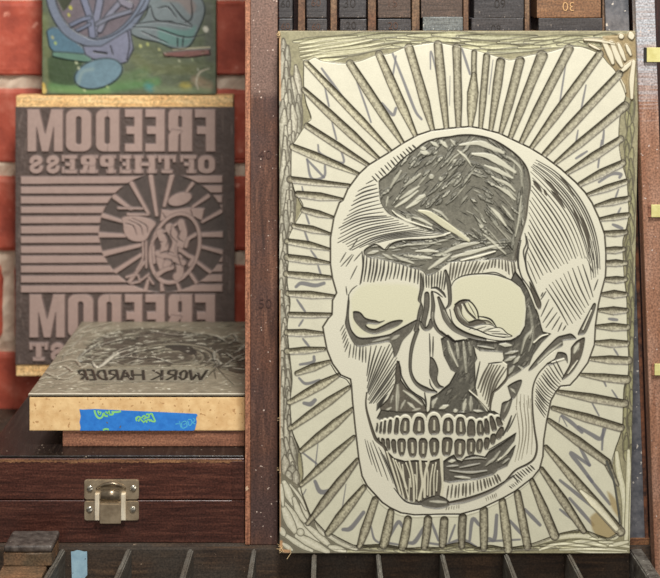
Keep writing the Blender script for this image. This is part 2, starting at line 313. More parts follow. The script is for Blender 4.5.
    # mandible side
    H([[(364,436),(368,452),(373,468)], [(369,437),(375,455),(385,484)], [(376,443),(387,466),(397,493)], [(382,450),(394,474),(402,497)]], [2,2,3], 1.1, 11, trim=.2)
    # ---- cranial wound: dark carved-away field
    patch = [(378.8,181),(389,172.6),(401,160),(415,149),(424.6,142),(435.7,138.2),(451,136),(460,134.5),(473.8,134.5),(490.4,138),(505.7,146),(519.5,157),(527.8,169),(530.6,185),(528.5,200),(526.4,217.7),(521,236),(516.7,251),(515.4,261),(501.5,258.5),
        (480.8,259.5),(462.8,261),(449.5,262),(435.7,272),(427,274.5),(422,270),(411,267),(400,263.5),(382,259),(368.4,256.4),(364,250),(374,243.5),(379.5,245.4),(386,249),(392,242.6),(404,239.3),(424.6,238.5),(445.4,235.5),(447,234),(431.5,231.5),(417.7,226),(404,220),
        (392,215),(386.4,210.8),(381,202),(379.5,192)]
    dark(patch, col=(112, 109, 96), h=-2.0)
    A.clip = A.mask_poly(patch)
    for k in range(560):
        x, y = rnd.uniform(366, 530), rnd.uniform(135, 270)
        if y > 236 and x < 505: ang = rnd.uniform(-24, 6)
        elif x > 512: ang = rnd.uniform(80, 100)
        elif x > 470 and y < 200: ang = 22+(x-470)*.8+rnd.uniform(-8, 8)
        elif x > 470: ang = 48+rnd.uniform(-8, 8)
        elif y > 208: ang = 30+rnd.uniform(-8, 8)
        else: ang = -46+rnd.uniform(-9, 9)
        ang = math.radians(ang); L = rnd.uniform(6, 17)
        p = [(x, y), (x+L*math.cos(ang), y+L*math.sin(ang))]
        t = rnd.random()
        if t < .45: A.stroke(p, [.4, rnd.uniform(.9, 1.6), .4], col=(56,54,46), a=.75, soft=.1, h=-2.9, prof='round')
        else:
            g = rnd.uniform(140, 206)
            if k < 330:
                ww = rnd.uniform(3, 5.4)
                A.stroke(p, [ww*.4, ww, ww*.4], col=(96,94,82), light=(g, g*.985, g*.89), mott=.8, rim=(62,60,51), rw=.5, h=-1.2, prof='raise', wall=1.5, a=.95)
            else: A.stroke(p, [.4, rnd.uniform(1.0, 2.2), .4], col=(g, g-2, g*.88), a=.55, soft=.3, h=-1.3, prof='raise', wall=1)
    A.stroke(patch[4:20], 2.6, sm=False, col=(96, 90, 78), a=.9)
    for pts, w, a in [
        ([(460,145),(478,143),(490.5,147),(503.6,152.5)],6,.8), ([(472.5,154),(487.7,156),(501.5,163),(515,172)],7,.85), ([(485,165.5),(498.8,171),(512.6,178)],4.5,.8), ([(492,176.8),(507,183.7),(515,191)],3.4,.75),
        ([(497.4,186.4),(507,192),(515,199.5)],4.4,.8), ([(507,156),(516,163),(521,171),(522.3,186)],3.2,.6), ([(521.6,196),(519.8,217),(515.6,236)],3,.7), ([(491.8,208),(498,215),(505.7,225)],4.4,.9), ([(503,206.6),(514,220)],3,.6),
        ([(493,222),(510,241)],1.8,.4), ([(486,227),(503,247)],1.8,.4), ([(483.5,234),(494,243),(505.7,253.7)],3,.7), ([(480,226.5),(483,225.5)],4,.7), ([(395.5,207),(406,200),(417.7,191)],3.6,.9), ([(406.6,208),(416,202),(424.6,196)],4.6,.95),
        ([(413.5,217),(422,220),(432,225)],3.2,.8), ([(433,209),(441,213),(448,220)],3,.6), ([(393,248),(404,245),(431.5,243),(452,237.5)],2,.5), ([(416,251),(427,250.5),(438,251.5)],3.8,.85), ([(410,256),(421,257),(431.5,258)],3.6,.85),
        ([(393,255),(403,259),(413.5,263)],3.4,.7), ([(428.8,269),(440,261),(449.5,255)],4.2,.85), ([(445.4,252),(460,246),(478,242.6)],5,.7), ([(452,257),(470,252.5),(497.4,245)],4.4,.85), ([(421,151.5),(428,153)],5,.9), ([(421,148.5),(425,148)],3.4,.8),
        ([(431,142),(438,146)],4,.8), ([(441,140.8),(446.8,147)],4.6,.85), ([(390.5,187),(401,171)],4,.5), ([(404,186.5),(420.5,174)],4,.5), ([(400,199),(419,186.4)],3.6,.7), ([(416,199),(424.6,194.8)],3.6,.8), ([(430,177),(433,176.5)],5,.55), ([(440,180),(442,178)],4,.5),
        ([(458,150.4),(464,156),(470,163)],3.4,.8), ([(451,140),(455,145)],3.4,.6), ([(453,163),(456,160)],3,.5), ([(460,152),(466,158),(471,165.7)],2.4,.5), ([(388,197),(386.5,206)],2.6,.7), ([(368,253.5),(378,251)],3.6,.6), ([(383,254),(392,258.5)],3,.5)]:
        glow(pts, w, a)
    A.clip = None
    cream([(392.5,210.5),(397,214.5),(406.6,219.8),(420,224.5),(431.5,228)], 2.2)
    A.stroke([(419,210.5),(430,214),(445.4,224.6),(457,232),(469,240.5)], [2,6,7,5,2.5], col=(206,202,172), a=.95, h=-.8, prof='raise', wall=1.2)
    A.stroke([(424,215),(442,227),(462,240)], [.5,1,.5], col=INK, a=.7)
    cream([(461,260),(478,256),(495.3,251)], 2.8)
    cream([(430,237.5),(438,236),(450,232.5)], 1.6)
    # strips to the right of the wound, running to the eye
    for p in [[(525,233),(526.4,243),(523.5,252),(526.5,268)], [(520.5,238),(517.5,250),(518,268)]]: line(p, 1.6)
    A.stroke([(523,240),(520.5,250),(520.5,262),(524,275),(533,291)], [2.2,2.6,2.6,2.6], col=(216,212,190), h=-.05, prof='raise', wall=.6)
    for p in [[(526.5,236),(528,246),(525.5,256),(527,270),(533,284),(540,300)], [(521,240),(518.6,252),(518.6,266),(523,280)]]: line(p, 1.9)
    # ---- left eye
    dark([(348,300),(346.5,314),(345.3,323),(348,331),(352,339.5),(356,344.5),(361,345.7),(370,344),(380,342.2),(389,341),(392.5,346),(394.5,356),(398,351),(402.5,340),(410.8,331),(414,325),(418,318.5),(404,325.5),(394,331),(389,333.6),(375,336.2),(360,336.8),(353,331.5),(350,325),(348.6,315),(349.2,300)])
    glow([(373,341),(389,337)], 2.4, .5); glow([(392,339),(399,335)], 3.5, .5)
    dark([(353.2,311.2),(358,310.8),(361.5,312.8),(364.8,316.7),(370,318.7),(375.4,319.5),(379.5,321),(384.4,319.8),(377,323.3),(368.4,322.8),(366,324.5),(369.5,327.4),(375.4,328.2),(381,325.7),(390.6,321),(398.8,319.3),(402.7,320.2),(397.5,325),(388,329),(378,332.5),(372.6,333),(364.3,329.8),(357,323),(353.6,317)])
    # ---- the dark mass round nose, right eye and cheek
    mass = [(441,338),(444,355),(451,368.8),(455.7,371.5),(449.5,382.6),(438,392.5),(431,396),(429.5,411),(440,413),(449,416),(462,411),(475,416),(487,419),(494.5,413.6),(486.7,404),(480.5,396.5),(475.5,388),(475.3,378),(474.7,362),(477,357.7),(475.3,352),(474,345.5),
        (480,350),(494.6,350.8),(503,351.5),(504,357.7),(501.5,362.5),(507,366),(507.5,378.4),(519,371),(529,364),(533,354),(541.5,342),(550.8,333),(543,331),(541.3,326),(538,313),(533.5,302),(528.5,290),(522,279),(515,270.5),(511,279.4),(520.5,286.5),(525.2,296),(526.4,308.4),(525,325),(520,334),
        (511,339),(495,341),(480,340),(470,337.5),(455,340),(448,334)]
    dark(mass, sm=False, col=(88, 85, 75), h=-2.2)
    A.clip = A.mask_poly(mass)
    for k in range(110):
        x, y = rnd.uniform(430, 545), rnd.uniform(285, 418); ang = math.radians(-62+rnd.uniform(-22, 22)); L = rnd.uniform(6, 15); ww = rnd.uniform(2.4, 4.4); g = rnd.uniform(100, 140)
        A.stroke([(x, y), (x+L*math.cos(ang), y+L*math.sin(ang))], [ww*.4, ww, ww*.4], col=(80,77,67), light=(g, g*.97, g*.87), mott=.9, rim=(58,55,47), rw=.5, h=-2.3, prof='round', a=.85)
    for k in range(100):
        x, y = rnd.uniform(430, 545), rnd.uniform(285, 418)
        ang = math.radians(-58+rnd.uniform(-25, 25)); L = rnd.uniform(4, 12)
        t = rnd.random()
        A.stroke([(x, y), (x+L*math.cos(ang), y+L*math.sin(ang))], [.5, rnd.uniform(1, 2.2), .5], col=(70,67,58) if t < .55 else (136,132,115), a=.55, soft=.25)
    for pts, w, a in [([(448,341),(451,352),(457.8,366)],3.8,.85), ([(457,342.5),(458.5,358)],2.6,.9), ([(463.5,341),(464.8,354),(466.3,372)],2.8,.9), ([(469,342),(471,355)],2.2,.6), ([(437,398),(434,402),(433,407)],4.4,.7), ([(466,399),(463,409)],3.6,.8), ([(440,408),(448,405)],4.2,.9),
        ([(454,411),(457,410)],4,.8), ([(463.4,413),(466,403)],3,.8), ([(471,396.5),(471,410)],4,.7), ([(477,397),(483,404),(488,412)],3.4,.9), ([(474,410),(486,413)],4,.7), ([(505.7,353.5),(518,350.8)],3.2,.5), ([(505.7,360.5),(515.4,356.3)],4,.6), ([(514,363),(519.5,356.7)],4,.65),
        ([(508.4,374),(514,366)],4,.5), ([(521.5,353),(526,338),(532,330)],3.4,.6), ([(529,351),(533,338),(531.5,318),(529,306)],2.6,.5), ([(500,344),(511,345)],4.4,.8), ([(478,345.5),(494,348)],2,.6), ([(527,372),(519,366)],3,.5), ([(533,326),(530,338)],3,.4)]:
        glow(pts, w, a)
    for k in range(60):
        x, y = rnd.uniform(432, 540), rnd.uniform(290, 412); a_ = math.radians(-68+rnd.uniform(-25, 25)); L = rnd.uniform(3, 9)
        A.stroke([(x, y), (x+L*math.cos(a_), y+L*math.sin(a_))], [.8, rnd.uniform(1.8, 3.2), .8], col=(158,154,136), a=.4, soft=.8)
    A.clip = None
    cream([(469.6,390),(482,401),(494.5,415)], 1.5)
    cream([(534,342),(541,336),(548,333.5)], 1.6)
    dark([(529.5,281),(535,290),(540.8,301.5),(540,308),(537,305.7),(531.4,292)], col=(88,82,70))
    cream([(526,283),(531,294),(536,308)], 2.0); line([(519.5,268),(521.5,276),(530,288.5),(537.5,306)], 1.2)
    # dark left nasal area above the teeth
    dark([(396,372),(399,371),(401,379),(406.7,387),(414,393),(422,398),(426,406),(427,413.6),(411,416),(399,414.5),(382,413.8),(380,406),(388,398),(393.5,387),(396,379)], sm=False, col=(96,90,78))
    for p, w, a in [([(397.8,381),(397.5,396),(396.8,411)],3.6,.8), ([(403.6,390),(412,396),(422,404)],3.2,.85), ([(408,402),(414.5,407.5)],3.4,.85), ([(385,411),(391,407)],2.6,.7), ([(401,408),(405,400)],3,.6), ([(413,410),(420,408)],2.6,.6), ([(391,402),(393,395)],2.2,.6)]: glow(p, w, a)
    for k in range(8): line([(388-k*.9, 393+k*1.6), (377-k*.3+k*.2, 403+k*1.0)], 1.1)
    dark([(397,360),(400.5,366),(401,378),(396.5,383),(395.3,372)], col=(90,84,72))
    # nose lines
    line([(399,360.5),(401,374),(408,386.7),(415,393),(423,397.8),(425.5,402)], 1.8, h=-1.5)
    A.stroke([(417.5,329),(412.5,344),(410.4,357.7),(410.8,371.5),(416,382),(426,388.5),(436,391)], [3.6,3.4,2.8,2.6,3.4,5,2], col=GREY, rim=(56,52,44), rw=.5, h=-1.6, prof='round')
    A.stroke([(418.8,318),(416,329)], [3,4.5], col=GREY, rim=(56,52,44), rw=.5, h=-1.6, prof='round')
    line([(429.5,333),(430,346),(430,357)], 1.6); line([(433.2,336),(432.8,356)], 1.6)
    dark([(430,357),(434.3,359),(438,368.8),(437,378.4),(439.8,384),(443.7,386),(439.8,387.6),(435.7,385.4),(431.5,378.4),(429.5,371.5)])
    line([(429.5,378.4),(431,385),(437,391.6)], 1.4); line([(424.6,392),(426,402),(426,408)], 2.0)
    dark([(424.6,293),(428.8,292.5),(429.2,306),(426,321),(425,327),(421,322),(424,306)])
    dark([(421,272),(423.8,286),(422.5,292),(421,300),(423,308),(419.5,319),(417,319),(418.4,310),(420.3,303),(418,299),(420,288),(420.3,273)])
    dark([(419.5,320),(421.5,327),(426,330),(431.5,327.5),(434.6,320),(430.5,318),(428,324),(425,326.5),(421.5,321)])
    A.stroke([(432,292),(433.2,305),(432.6,318),(437.5,329),(447,337)], [2,3.6,3.4,3,2.4], col=GREY, rim=(56,52,44), rw=.5, h=-1.6, prof='round')
    A.stroke([(438.6,297),(443,309),(446.5,318),(455,328),(470,335),(485,338.5)], [2.4,5,6,5.5,5,3], col=GREY, rim=(56,52,44), rw=.5, h=-1.6, prof='round')
    glow([(444,310),(450,322)], 2.2, .6); glow([(432.6,312),(433,320)], 1.6, .6)
    cream([(437,300),(438,312),(444.5,325),(455,334.5),(468,338.8)], 3.0)
    A.stroke([(441,330),(448,336),(455,341),(470,338)], [.6,1.6,1.6,.8], col=INK, h=-1.2, prof='round')
    line([(431.5,287.5),(437,287.5),(443,292.5),(445.5,296.5)], 2.8); line([(431.5,290.5),(437,292.5),(442.6,296.7)], 1.6)
    A.stroke([(445.5,270),(448.5,281),(449.8,294),(449.6,303),(446,308)], [2,4,3.6,3,1], col=GREY, rim=(56,52,44), rw=.5, h=-1.6, prof='round')
    # ---- right eye
    line([(451,286),(455,279.6),(464.7,275),(480,273.3),(495,274),(506,277.5),(514,281),(521,287)], 1.6)
    cream([(484,270.5),(494,268.8),(504,271.5),(509,275.5)], 3.4); line([(483,272.8),(495,272),(506,276.5)], 1.2)
    dark([(453.8,309),(457,302),(463,299),(470,299.5),(464,303),(461.5,309),(463,316),(468,321),(478,318.5),(486,322),(478,325),(470,326.5),(462,323),(456.5,316.5)], col=(92,86,74))
    A.stroke([(455,304),(460,300.5),(466,299.3),(472,302.5),(477,310),(478.6,317.5)], 1.5, col=INK, h=-1, prof='round')
    glow([(458,307),(461,315),(468,322)], 2.6, .8); cream([(462,304),(465,312),(470,317.5)], 2.0)
    A.stroke([(464,303.5),(468,311),(475,317.8)], 2.2, col=(80,75,64), h=-1.2, prof='round'); line([(468,302),(472,309),(476,316)], .9)
    A.stroke([(478,315.8),(486,317),(492,320),(497,327.5)], [1,1.8,1.8,1], col=INK, h=-1, prof='round')
    A.stroke([(480,319.5),(488,321),(494,325)], [1,3,1], col=(120,114,98), h=-1, prof='round')
    A.poly([(468,328.5),(476,325),(486,323.5),(494,324),(496.5,327),(490,328.5),(484,331),(474,331)], col=(216,212,190)); line([(469,329),(477,325),(488,323.5),(496,327),(488,328.5),(483,331)], 1.0); line([(474,329.5),(486,326)], .9)
    A.poly([(484,331.5),(494,327.5),(501,327.5),(506,332),(512,335.8),(503,336.3),(490,334.5)], col=(216,212,190)); line([(484,331.5),(494,327.3),(501.5,327.6),(507,332.5),(512,335.6),(503,336.3),(490,334.5),(482,331.5)], 1.1); line([(488,331),(500,331)], .8); line([(492,333),(503,333.5),(508,334.5)], 1.2)
    A.stroke([(454,309),(458,319),(466,325.5),(478,329.5),(490,334.5),(505,337.2)], [1,1.4,1.4,1], col=INK, h=-1, prof='round')
    cream([(451.5,308),(455,320),(464,328.5),(478,333.5),(494,337.2),(508,338.5),(516,336)], 2.8)
    A.stroke([(449.8,309),(453,322),(463,331),(478,336),(494,339.5),(509,340.5)], 1.0, col=INK, h=-1, prof='round')
    # ---- cheek hatch right of the nose
    A.poly([(488,362.5),(503,360.5),(508,364),(505,377),(500,385),(492,393),(489.5,410),(478,396.5),(476.5,390),(483.5,372)], col=(216,212,190), h=-.05, prof='set')
    H([[(489,363),(483,374),(477.5,388)], [(494,364),(487,380),(482.5,396)], [(500,365),(492,380),(486.3,404)], [(507,368),(496,386),(489.5,410)]], [2,2,2], 2.1, 20, col=(84,78,66), trim=.02)
    A.stroke([(508,364),(507,377),(499,387),(492,394),(490,410)], [1.5,3,2.4,2], col=(84,78,66), h=-1.4, prof='round'); line([(488.5,362.8),(502,361.3)], 1.6)
    line([(480,361),(477,375),(475,386)], 1.8)
    # ---- cheekbone / ear shapes
    dark([(593,303.6),(595.7,305),(591,319.5),(585.4,332),(580,334),(578.4,332),(585.4,318)]); cream([(591.5,310),(583,329)], 1.5)
    dark([(582.6,337),(584.7,339),(581,356),(573,370),(564.6,377.7),(562.5,377),(570,363),(571,352),(571.5,346.6),(577,340)], col=(90,84,72)); glow([(579,343),(574.5,352)], 5, .85); cream([(577.5,360),(568,373)], 1.9)
    dark([(570,332.8),(575.7,337),(574,338.5),(563,339.9),(562,345),(551,351.3),(533,367.6),(529,368.5),(538.3,356.3),(551,342.5),(559,335.5)]); glow([(562,342),(549,352),(538,362)], 2.2, .7)
    dark([(557.7,351.5),(566,353),(567.4,361.8),(564.6,359),(550.8,364),(547,362.8),(555,357.7)]); cream([(564,358),(552,361.6)], 1.6)
    A.stroke([(548,362.5),(538,374),(532.8,388),(532.6,408),(534.5,428),(537,445.7),(534.5,457),(528,463),(515.4,469.5),(505.7,480)], [1.4,1.6,1.8,2.2,2.6,1.8], col=(78,72,60), h=-1.4, prof='round')
    H([[(556,360),(560,368),(564,376)], [(546,367),(554,378),(560,384)], [(536,382),(545,393),(552,398)], [(535,402),(541,411),(545,417)]], [4,7,8], 1.25, 21)
    H([[(516,402),(520,436),(515,462)], [(523,400),(526,430),(521,460)], [(530,396),(532,430),(531,455)]], [2,2], .9, 22, col=(120,112,92))
    H([[(517,392),(516,410)], [(528,395),(529,408)]], [4], .8, 23, col=(120,112,92))
    # ---- mouth: dark gums, then a pale outline round every tooth
    dark([(381,409),(400,411),(428,411),(431,408),(450,412),(475,412),(494,410),(500,414),(504,420),(498,424),(486,424),(470,422),(440,421),(410,421),(384,421),(377,417)], sm=False, col=(90,86,75), h=-2.0)
    A.poly([(372,425),(378,421),(388,421),(440,420),(480,421),(497,419),(505,424),(510,418),(517,409),(516,428),(503,440),(489,449),(480,450),(450,452),(410,452),(392,448),(380,437),(374,431)], col=(216,212,190), h=-.05, prof='set')
    def halo(cx, cy, w, h, tilt=0, c=0):
        top = h/2+2.2; up = cy < 434
        p = [(cx-tilt*h*.35, cy-h*.3), (cx+tilt*h*.35, cy+h*.3)]
        A.stroke(p, w+(4.6 if w > 3 else 3.2)+(0 if up else .4), sm=False, col=(216,212,190), h=-.05, prof='raise', wall=.6)
        A.stroke([(cx-tilt*h*.5, cy-h*.5+w*.35), (cx+tilt*h*.5, cy+h*.5-w*.35)], w*.7+4.4, sm=False, col=(216,212,190), h=-.05, prof='raise', wall=.6)
    def tooth(cx, cy, w, h, tilt=0, c=0.0):
        q = []; w *= 1.07; h *= 1.03
        for k in range(14):
            t = 2*math.pi*k/14; x = math.copysign(abs(math.cos(t))**.7, math.cos(t))*w/2; y = math.copysign(abs(math.sin(t))**.7, math.sin(t))*h/2
            x *= (1+.18*(y/h*2)) if cy < 434 else (1-.18*(y/h*2))
            q.append((cx+x+tilt*y+rnd.uniform(-.3,.3), cy+y-tilt*x+rnd.uniform(-.3,.3)))
        dark(q, sm=False, col=(92,86,74), h=-1.5)
        if c: A.stroke([(cx+.3-tilt*h*.25, cy-h*.2), (cx+.3+tilt*h*.25, cy+h*.25)], [c*.5, c*.72], col=(206,201,176), a=.85, soft=.3, h=-.5, prof='raise', wall=.7)
    UP = [(377,426.5,1.3,9,-.1),(380.8,426.5,1.8,11,-.1),(384.6,426,2.2,13,-.1),(389.8,425.6,3.4,14,-.1),(396.6,425,4.2,16,-.08),(405,425,8.4,16.5,-.06,3.6),(419,424.6,10.2,18,-.03,4.4),(434,424,10.2,18.5,0,3.2),(448.2,425,9.6,16.5,0,4.2),(460.6,425.5,8.8,18,.03,3.4),(471.2,427,7.6,17),(480.3,427,6.2,15,.05,1.4),(486.8,425.5,4.6,15.5,.1),(492.8,422.5,4.8,15,.25),(499,420.5,4.4,9,.4)]
    LO = [(379,439,1.4,5,.2),(383.3,441.5,2.6,9,.2),(388.3,443,3.3,11.5,.15),(394,445,4.0,14,.12),(401.6,446,7.2,17,.02,3.2),(412.2,446.5,8.4,19,.05,4),(423,447,8.0,19.5,0,3.4),(434.2,446,8.6,18,0,3),(447,445.5,9.6,18.5,-.08,3.2),(459.8,447.5,10.2,19,-.04,4.4),(471,445.8,7.8,16.5,-.02,2.6),(479.6,445,5.8,14,-.05,1.2),(486.7,442.5,4.9,12,-.08),(493,438,4.7,10.5,-.1),(500,432,5.0,11.5,-.45)]
    for a in UP+LO: halo(*a)
    for a in UP+LO: tooth(*a)
    for pts, w in [([(511.5,415),(508,425),(503,434.6)],2.6), ([(516,413),(511,424),(507,431)],1.5), ([(516,432),(503,440.5),(489,448.6)],1.6)]: line(pts, w)
    # left jaw contour
    A.stroke([(366.7,392),(365.8,402),(367,411),(370.5,423.5),(374,434),(377,439.5),(385,447),(389,459.5),(394,470)], [1.4,2,3,3.6,3.2,2.4], col=(86,80,68), h=-1.5, prof='round')
    dark([(385,448),(394,457),(405,460),(415,459),(430,460),(441,457),(443,470),(443,482),(440,496),(430,495),(419,503),(405,498),(396,486),(390,466)], sm=False, col=(90,84,72))
    for pts, w in [([(387,451),(393,470),(400,492)],1.8), ([(393,458),(398,474),(404,497)],1.5), ([(395.5,459.5),(403,478),(409,500)],1.5), ([(409,458),(413.3,478),(414,500)],2), ([(420,458),(421,470),(422.4,484),(419,499)],2.6), ([(429,459),(425,475),(424.6,496)],2.6), ([(441,456),(442,470),(443,484),(441,497)],3), ([(402.5,464),(405,486)],1.4), ([(433,464),(430.5,480),(430,496)],1.5), ([(437.5,470),(436.5,490)],1.3), ([(415,474),(417,488)],1.2), ([(409.5,478),(409,498)],1.2), ([(399,462),(404,478),(407,488)],1.3), ([(406,462),(410,474),(411,486)],1.4), ([(416.5,462),(417,476),(416.5,498)],1.3), ([(426,462),(428,474),(427.5,494)],1.4), ([(436,462),(434,476),(434,495)],1.4), ([(391,462),(396,478),(399,488)],1.3), ([(421.5,486),(421,499)],1.2)]:
        A.stroke(pts, w, col=(210,205,180), h=-.05, prof='raise', wall=.5)
    line([(394,487),(404,499),(413,502.6),(424,503.6)], 1.8)
    # chin
    A.poly([(443,481),(470,479),(497,472),(502,481),(485,490),(468,497),(449,500)], col=(216,212,190), h=-.05, prof='set')
    H([[(449,484),(447,498)], [(470,481),(470,495)], [(484,478),(486,488)], [(497,473),(501,481)]], [7,5,6], 1.9, 30, col=(84,78,66), trim=.12)
    dark([(443.5,460),(449,456),(454,453.5),(457,458.5),(462,460),(466,455.6),(474,453.5),(485,455.6),(489,450),(503,441.6),(516,432),(514,440),(501.5,455.4),(515.5,444),(512.6,454),(507,465),(497.4,469.3),(493,473.6),(478,478),(460,480),(449.5,481.5),(444,480)], sm=False, col=(92,88,78), h=-2.2)
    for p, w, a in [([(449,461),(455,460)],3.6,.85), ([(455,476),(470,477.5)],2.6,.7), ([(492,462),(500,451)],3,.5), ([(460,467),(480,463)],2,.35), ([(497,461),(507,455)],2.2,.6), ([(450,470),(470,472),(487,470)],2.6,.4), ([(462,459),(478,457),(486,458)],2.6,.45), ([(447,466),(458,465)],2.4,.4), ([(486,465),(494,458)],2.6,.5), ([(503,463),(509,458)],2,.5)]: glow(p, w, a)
    cream([(498,459.5),(507,452),(515.5,442)], 2.4)
    dark([(419.8,502),(428.8,496),(438.4,494.4),(446.8,498),(449.7,502.7),(445.4,506),(435.7,507.5),(423,505)]); glow([(430,500.5),(446,501.5)], 3, .7)
    A.stroke([(449,502),(463,499.5),(478,495),(492,489),(503,482),(514,474.5)], [3,4.5,4,3.4,2,1], col=(112,106,94), rim=(56,52,44), rw=.6, h=-1.5, prof='round')
    H([[(447,506),(446,509)], [(459,503.5),(459,507.5)]], [6], .8, 31, trim=0, col=(110,104,88)); H([[(486,496),(487,500)], [(496,492),(497,496)]], [6], .8, 32, trim=0, col=(110,104,88))
    H([[(509,485),(512,487.5)], [(520,477),(522,480)]], [7], .9, 33, trim=0); H([[(512,474),(518,480)], [(530,464),(535,469)]], [8], 1.4, 34, trim=.1)
    # hollows at the right of the teeth
    dark([(507.7,385.4),(521.5,379),(517,393),(512.6,398),(510,393)]); glow([(511,388),(515,392)], 2.6, .7)
    dark([(502,402.7),(508.5,399.6),(512.4,397),(508.5,410.5),(503,419),(500,415)]); glow([(504.5,411),(509,401)], 2.6, .5)
    return A
# ---- letters as block shapes in a unit box (y down): +add, -cut
def rr(x0, y0, x1, y1, r=0.0, ry=None):
    ry = r if ry is None else ry
    if r <= 0: return [(x0,y0),(x1,y0),(x1,y1),(x0,y1)]
    p = []
    for cx, cy, a0 in ((x1-r, y0+ry, -90), (x1-r, y1-ry, 0), (x0+r, y1-ry, 90), (x0+r, y0+ry, 180)):
        for k in range(5):
            a = math.radians(a0+k*22.5); p.append((cx+r*math.cos(a), cy+ry*math.sin(a)))
    return p
BLOCK = {
 'F': [('+',[(0,0),(1,0),(1,.2),(.48,.2),(.48,.4),(.9,.4),(.9,.59),(.48,.59),(.48,1),(0,1)])],
 'E': [('+',[(0,0),(1,0),(1,.19),(.48,.19),(.48,.4),(.92,.4),(.92,.59),(.48,.59),(.48,.81),(1,.81),(1,1),(0,1)])],
 'R': [('+',rr(0,0,1,.56,.2,.12)),('+',[(0,0),(.5,0),(.5,1),(0,1)]),('+',[(.4,.5),(.86,.46),(1,.62),(1,1),(.58,1),(.56,.62)]),('-',rr(.44,.17,.58,.42,.03))],
 'O': [('+',rr(0,0,1,1,.34,.16)),('-',rr(.4,.17,.6,.83,.1,.06))],
 'D': [('+',rr(0,0,1,1,.34,.16)),('+',rr(0,0,.5,1)),('-',rr(.42,.18,.62,.82,.08,.05))],
 'M': [('+',[(0,0),(.34,0),(.5,.58),(.66,0),(1,0),(1,1),(.74,1),(.74,.42),(.6,1),(.4,1),(.26,.42),(.26,1),(0,1)])],
 'W': [('+',[(0,0),(.25,0),(.3,.6),(.42,0),(.58,0),(.7,.6),(.75,0),(1,0),(.85,1),(.6,1),(.5,.45),(.4,1),(.15,1)])],
 'K': [('+',[(0,0),(.32,0),(.32,.36),(.66,0),(1,0),(.6,.46),(1,1),(.64,1),(.32,.6),(.32,1),(0,1)])],
 'H': [('+',[(0,0),(.32,0),(.32,.38),(.68,.38),(.68,0),(1,0),(1,1),(.68,1),(.68,.6),(.32,.6),(.32,1),(0,1)])],
 'A': [('+',[(.34,0),(.66,0),(1,1),(.68,1),(.62,.78),(.38,.78),(.32,1),(0,1)]),('-',[(.5,.26),(.57,.58),(.43,.58)])],
}
def slab(ch):
    s = [('+',rr(0,0,.62,.2)),('+',rr(0,.8,.62,1)),('+',rr(.12,0,.5,1))]
    if ch == 'F': return s+[('+',rr(0,0,1,.2)),('+',rr(.78,0,1,.38)),('+',rr(.4,.4,.78,.6))]
    if ch == 'E': return s+[('+',rr(0,0,1,.2)),('+',rr(.8,0,1,.36)),('+',rr(.4,.4,.78,.6)),('+',rr(0,.8,1,1)),('+',rr(.8,.64,1,1))]
    if ch == 'P': return s+[('+',rr(.1,0,1,.64,.26,.2)),('-',rr(.48,.22,.64,.42,.04))]
    if ch == 'R': return s+[('+',rr(.1,0,.96,.58,.26,.2)),('+',[(.45,.5),(.78,.5),(.88,.8),(1,.8),(1,1),(.64,1),(.5,.6)]),('-',rr(.48,.2,.62,.38,.04))]
    if ch == 'T': return [('+',rr(0,0,1,.22)),('+',rr(0,0,.2,.4)),('+',rr(.8,0,1,.4)),('+',rr(.33,0,.67,1)),('+',rr(.18,.8,.82,1))]
    if ch == 'H': return [('+',rr(0,0,.44,.2)),('+',rr(0,.8,.44,1)),('+',rr(.56,0,1,.2)),('+',rr(.56,.8,1,1)),('+',rr(.07,0,.37,1)),('+',rr(.63,0,.93,1)),('+',rr(.3,.4,.7,.6))]
    if ch == 'O': return [('+',rr(0,0,1,1,.4,.36)),('-',rr(.38,.24,.62,.76,.12,.14))]
    if ch == 'S': return [('s',[(.8,.34),(.74,.2),(.5,.13),(.26,.2),(.24,.36),(.5,.49),(.76,.62),(.76,.8),(.5,.88),(.26,.82),(.18,.68)])]
    return []
def put(A, ops, x0, y0, x1, y1, add, cut):
    """mirrored letter: its left side is drawn at x1"""
    for op, pts in ops:
        q = [(x1-x*(x1-x0), y0+y*(y1-y0)) for x, y in pts]
        if op == 's': A.stroke(q, (y1-y0)*0.27, **add)
        else: A.poly(q, **(add if op == '+' else cut))

